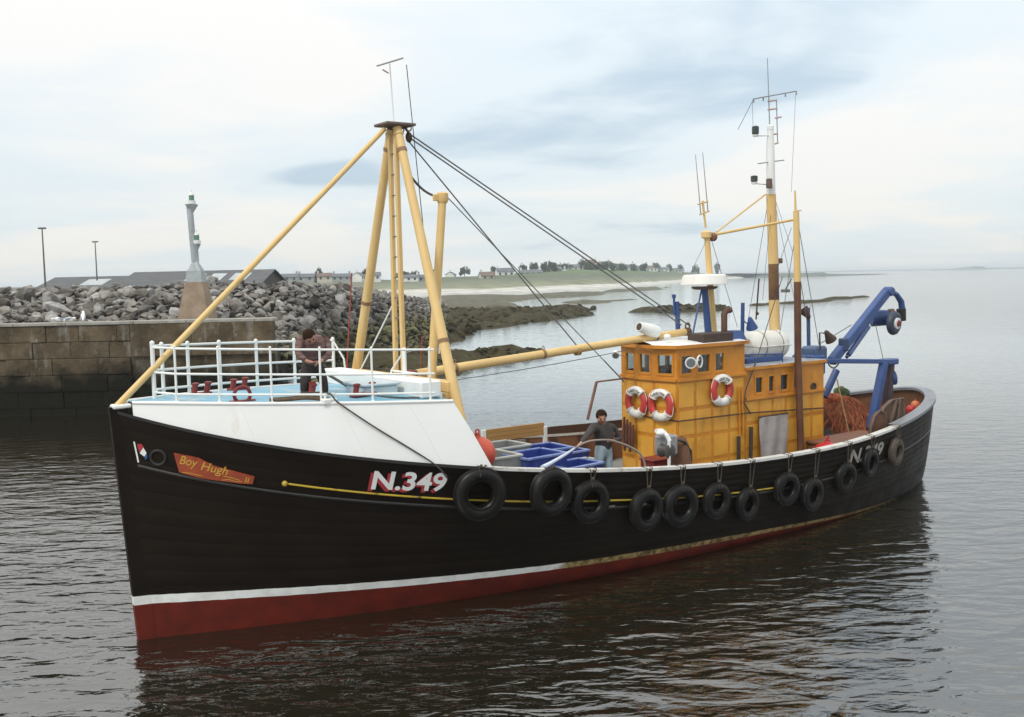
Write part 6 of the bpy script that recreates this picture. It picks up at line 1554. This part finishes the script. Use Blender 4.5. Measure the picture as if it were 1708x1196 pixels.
def person(J, face, base, label, jm, tm, bm_, sc=1.0, hems=.0, hand_dirs=None, hsc=1.0):
    """J: joint positions (s,t,z): hip, waist, chest, neck, head, shl/shr, ell/elr, wrl/wrr, hal/har, hpl/hpr, knl/knr, anl/anr, tol/tor"""
    e_ = empty('person', onboat(base), label, 'person'); O = L(base)
    f = nrm(face); nk = nrm(tuple(J['head'][i] - J['neck'][i] for i in range(3))); side = nrm(crs(f, nk)); upv = nrm(crs(side, f))
    N = {}; E = []
    r = lambda x: x * sc
    N['hip'] = (J['hip'], (r(.105), r(.08))); N['waist'] = (J['waist'], (r(.10), r(.08))); N['chest'] = (J['chest'], (r(.13), r(.095))); N['neck'] = (J['neck'], r(.06))
    hd = J['head']; r0 = r; r = lambda x: x * sc * hsc
    N['skull'] = (addv(hd, upv, r(-.035)), (r(.078), r(.085))); N['mid'] = (addv(hd, upv, r(.03)), (r(.082), r(.095))); N['crown'] = (addv(hd, upv, r(.095)), r(.06))
    N['chin'] = (addv(addv(hd, f, r(.05)), upv, r(-.085)), r(.042)); N['nose'] = (addv(addv(hd, f, r(.112)), upv, r(-.03)), r(.014))
    N['earl'] = (addv(addv(hd, side, r(.088)), upv, r(-.015)), r(.02)); N['earr'] = (addv(addv(hd, side, r(-.088)), upv, r(-.015)), r(.02))
    r = r0
    E += [('hip', 'waist'), ('waist', 'chest'), ('chest', 'neck'), ('neck', 'skull'), ('skull', 'mid'), ('mid', 'crown'), ('skull', 'chin'), ('mid', 'nose'), ('skull', 'earl'), ('skull', 'earr')]
    for q in 'lr':
        N['sh' + q] = (lp(J['sh' + q], J['chest'], .25), r(.045)); N['el' + q] = (J['el' + q], r(.038)); N['wr' + q] = (J['wr' + q], r(.03)); N['pa' + q] = (J['ha' + q], (r(.04), r(.02)))
        N['hp' + q] = (J['hp' + q], r(.07)); N['kn' + q] = (J['kn' + q], r(.052)); N['an' + q] = (J['an' + q], r(.040)); N['to' + q] = (J['to' + q], r(.035))
        E += [('chest', 'sh' + q), ('sh' + q, 'el' + q), ('el' + q, 'wr' + q), ('wr' + q, 'pa' + q), ('hip', 'hp' + q), ('hp' + q, 'kn' + q), ('kn' + q, 'an' + q), ('an' + q, 'to' + q)]
        hv = nrm(tuple(J['ha' + q][i] - J['wr' + q][i] for i in range(3))); ax = nrm(hand_dirs[q]) if hand_dirs else (0, 0, 1)
        cu = nrm(crs(hv, ax))
        for k, (o, ln) in enumerate(((-.030, .058), (-.010, .068), (.010, .064), (.029, .05))):
            b0 = addv(addv(J['ha' + q], hv, r(.035)), ax, r(o)); b1 = addv(addv(b0, hv, r(ln * .55)), cu, r(.008)); b2 = addv(addv(b1, hv, r(ln * .25)), cu, r(ln * .5))
            N['f%s%d' % (q, k)] = (b0, r(.010)); N['g%s%d' % (q, k)] = (b1, r(.0095)); N['h%s%d' % (q, k)] = (b2, r(.008)); E += [('pa' + q, 'f%s%d' % (q, k)), ('f%s%d' % (q, k), 'g%s%d' % (q, k)), ('g%s%d' % (q, k), 'h%s%d' % (q, k))]
        t0 = addv(addv(J['ha' + q], ax, r(-.038)), hv, r(-.005)); t1_ = addv(addv(t0, hv, r(.035)), cu, r(.025)); N['t' + q] = (t0, r(.013)); N['u' + q] = (t1_, r(.011)); E += [('pa' + q, 't' + q), ('t' + q, 'u' + q)]
    skinned('body', N, E, 'hip', skin_m, e_, O)
    # jumper
    K = {'hem': (lp(J['waist'], J['hip'], .9 + hems), (r(.195), r(.15))), 'waist': (J['waist'], (r(.19), r(.15))), 'chest': (J['chest'], (r(.205), r(.155))), 'col': (lp(J['chest'], J['neck'], .7), r(.115)), 'top': (lp(J['chest'], J['neck'], .98), r(.075))}
    KE = [('hem', 'waist'), ('waist', 'chest'), ('chest', 'col'), ('col', 'top')]
    for q in 'lr':
        K['sh' + q] = (J['sh' + q], r(.098)); K['ua' + q] = (lp(J['sh' + q], J['el' + q], .5), r(.078)); K['el' + q] = (J['el' + q], r(.068)); K['wr' + q] = (lp(J['el' + q], J['wr' + q], .92), r(.047))
        KE += [('chest', 'sh' + q), ('sh' + q, 'ua' + q), ('ua' + q, 'el' + q), ('el' + q, 'wr' + q)]
    if 'hump' in J: K['hump'] = (J['hump'], (r(.17), r(.13))); KE += [('chest', 'hump')]
    skinned('jumper', K, KE, 'chest', jm, e_, O)
    K = {'hip': (J['hip'], (r(.175), r(.14))), 'wst': (lp(J['hip'], J['waist'], .95), (r(.165), r(.13)))}; KE = [('wst', 'hip')]
    for q in 'lr':
        K['hp' + q] = (J['hp' + q], r(.118)); K['th' + q] = (lp(J['hp' + q], J['kn' + q], .5), r(.1)); K['kn' + q] = (J['kn' + q], r(.082)); K['an' + q] = (lp(J['kn' + q], J['an' + q], .88), r(.075)); KE += [('hip', 'hp' + q), ('hp' + q, 'th' + q), ('th' + q, 'kn' + q), ('kn' + q, 'an' + q)]
    skinned('trousers', K, KE, 'hip', tm, e_, O)
    for q in 'lr':
        K = {'a': (lp(J['kn' + q], J['an' + q], .62), r(.066)), 'b': (addv(J['an' + q], (0, 0, 1), r(-.0)), r(.062)), 'c': (addv(lp(J['an' + q], J['to' + q], .45), (0, 0, 1), r(-.01)), (r(.055), r(.05))), 'd': (J['to' + q], (r(.052), r(.036)))}
        skinned('boot', K, [('a', 'b'), ('b', 'c'), ('c', 'd')], 'b', bm_, e_, O, 1)
    # hair: cap of the skull, open over the face
    sc = sc * hsc; r = lambda x: x * sc
    g = G(); g.ball((0, 0, 0), 1.0, 3); hm = Matrix((L(side), L(f), L(upv))).transposed()
    vs = []
    for v in g.v:
        kf = v.y; lo = -.15 if kf > .25 else -.62
        z = max(v.z, lo + (.55 if kf > .45 else 0)); k = 1 + .05 * fbm(v.x * 4, v.y * 4, v.z * 4)
        w = Vector((v.x * .104 * k, (v.y * .112 - .014 - (.035 if (z > v.z + .01 and kf > .3) else 0)) * k, z * .112 * k + .028)) * sc
        vs.append(L(hd) - O + hm @ w)
    g.v = vs; g.build('hair', hair_m, e_, smooth=80)
    for sgn in (-1, 1):
        g = G(); c = L(addv(addv(addv(hd, f, r(.088)), side, sgn * r(.032)), upv, r(-.002))) - O; g.ball(c, r(.012), 1); g.build('eye', hair_m, e_)
        g = G(); c2 = L(addv(addv(hd, f, r(.092)), upv, r(.018))) - O; sv = L(side); g.tube([c2 + sv * sgn * r(.014), c2 + sv * sgn * r(.05) - L(f) * r(.012)], r(.007), 5); g.build('eyebrow', hair_m, e_)
    g = G(); c = L(addv(addv(hd, f, r(.088)), upv, r(-.065))) - O; sv = L(side); g.tube([c - sv * r(.022), c + sv * r(.022)], r(.007), 5); g.build('mouth', M('lips', (.30, .11, .085), rough=.5), e_)
    return e_
jum1 = M('jumper_maroon', (.115, .054, .046), (.22, .14, .13), scale=3.2, rough=.95, stretch=(1, 1, 9), bump=.006, bscale=40, lo=.42, hi=.6, dirt=(.28, .21, .20), dirt_scale=2.2, dlo=.6, dhi=.75)
jum2 = M('jumper_charcoal', (.040, .034, .032), (.065, .055, .05), scale=3, rough=.95, bump=.008, bscale=30)
trs1 = M('trousers_black', (.022, .017, .016), (.038, .030, .027), scale=4, rough=.9, bump=.008, bscale=12); trs2 = M('jeans_pale', (.36, .42, .44), (.26, .33, .37), scale=4, rough=.9, bump=.008, bscale=14, dirt=(.30, .29, .22), dirt_scale=4)
boot_m = M('boots_dark', (.05, .045, .042), (.09, .08, .07), scale=5, rough=.5)
zd1 = ze(3.0) + .075
J1 = dict(hump=(3.008, 0.600, 4.843), hip=(2.965, 0.600, 4.349), waist=(2.962, 0.620, 4.497), chest=(2.926, 0.720, 4.743), neck=(2.835, 0.880, 4.831), head=(2.742, 1.030, 4.898),
 shl=(2.696, 0.720, 4.818), shr=(3.207, 0.680, 4.799), ell=(2.584, 0.880, 4.605), elr=(3.178, 0.840, 4.557), wrl=(2.689, 1.000, 4.488), wrr=(2.953, 1.000, 4.475), hal=(2.752, 1.030, 4.470), har=(2.867, 1.040, 4.453),
 hpl=(2.853, 0.620, 4.306), hpr=(3.078, 0.620, 4.300), knl=(2.746, 0.740, 4.093), knr=(3.104, 0.740, 4.075), anl=(2.755, 0.700, 3.871), anr=(3.136, 0.700, 3.849), tol=(2.631, 0.900, 3.856), tor=(3.019, 0.900, 3.833))
person(J1, (.10, .75, -.8), (3.05, .72, zd1), 'man in a patterned maroon jumper and dark trousers, head bowed, on the foredeck', jum1, trs1, boot_m, 1.0, .1, {'l': (0, 1, .3), 'r': (0, 1, .3)}, 1.05)
g = G(); ln_ = [L((2.733, 1.070, 4.453)), L((2.778, 1.090, 4.441)), L((2.853, 1.070, 4.435))]
ft = empty('hand_line', MB @ Matrix.Translation(ln_[0]), 'short dark line held in both hands of the man on the foredeck', 'line')
g.tube([p - ln_[0] for p in ln_], .012, 6); g.build('strand', rope_m, ft)
zd2 = zdeck(9.1)
J2 = dict(hip=(9.142, 1.100, 2.235), waist=(9.145, 1.110, 2.398), chest=(9.125, 1.130, 2.628), neck=(9.061, 1.170, 2.800), head=(8.996, 1.240, 2.944),
 shl=(8.827, 1.180, 2.757), shr=(9.431, 1.080, 2.678), ell=(8.518, 1.300, 2.589), elr=(9.572, 1.140, 2.417), wrl=(8.284, 1.420, 2.501), wrr=(9.181, 1.360, 2.442), hal=(8.189, 1.460, 2.469), har=(9.024, 1.420, 2.479),
 hpl=(9.011, 1.120, 2.190), hpr=(9.280, 1.090, 2.155), knl=(8.919, 1.200, 1.851), knr=(9.237, 1.150, 1.803), anl=(9.02, 1.15, zd2 + .1), anr=(9.30, 1.10, zd2 + .1), tol=(8.93, 1.32, zd2 + .045), tor=(9.28, 1.28, zd2 + .045))
person(J2, (-.42, .80, -.42), (9.15, 1.15, zd2), 'man in a dark jumper and pale jeans hosing down boxes behind the port rail', jum2, trs2, boot_m, .98, .35, {'l': (0, .5, 1), 'r': (0, .5, 1)}, 1.14)
rope_thing('wash_hose', [(9.826, 1.620, 1.718), (9.847, 1.600, 1.863), (9.818, 1.580, 2.015), (9.730, 1.550, 2.159), (9.545, 1.500, 2.287), (9.320, 1.460, 2.389), (9.047, 1.440, 2.479), (8.784, 1.450, 2.516), (8.515, 1.470, 2.530), (8.320, 1.480, 2.510), (8.133, 1.500, 2.462), (8.033, 1.510, 2.427)], .022, M('hose_grey', (.30, .24, .20), (.24, .19, .16), scale=8, rough=.6), 'grey wash hose arching from the deck to the hands of the man in jeans', 'hose')
wj = bthing('water_jet', (8.048, 1.510, 2.437), 'white jet of water running from the hose down over the rail', 'water jet'); wj0 = L((8.048, 1.510, 2.437))
g = G(); g.tube([L(p) - wj0 for p in ((8.048, 1.510, 2.437), (7.619, 1.800, 2.418), (7.179, 2.080, 2.404), (6.848, 2.250, 2.377), (6.581, 2.400, 2.365))], [.02, .03, .034, .04, .05], 8); g.build('stream', M('water_white', (.70, .76, .84), (.56, .63, .74), scale=8, rough=.25, stretch=(3, 1, 1)), wj, smooth=60)

# ================================================================== THE AIR
hz = G(); hz.box((0, 5200, 12.5), (17000, 10500, 29))
hm_ = bpy.data.materials.new('sea_haze'); hm_.use_nodes = True; hn2 = hm_.node_tree
for n in list(hn2.nodes): hn2.nodes.remove(n)
ho = hn2.nodes.new('ShaderNodeOutputMaterial'); hv2 = hn2.nodes.new('ShaderNodeVolumePrincipled')
hv2.inputs['Color'].default_value = (.86, .92, .97, 1); hv2.inputs['Density'].default_value = .00023; hv2.inputs['Anisotropy'].default_value = .2
hn2.links.new(hv2.outputs[0], ho.inputs['Volume'])
o = hz.build('haze', hm_, None, smooth=0); o['kind'] = 'stuff'
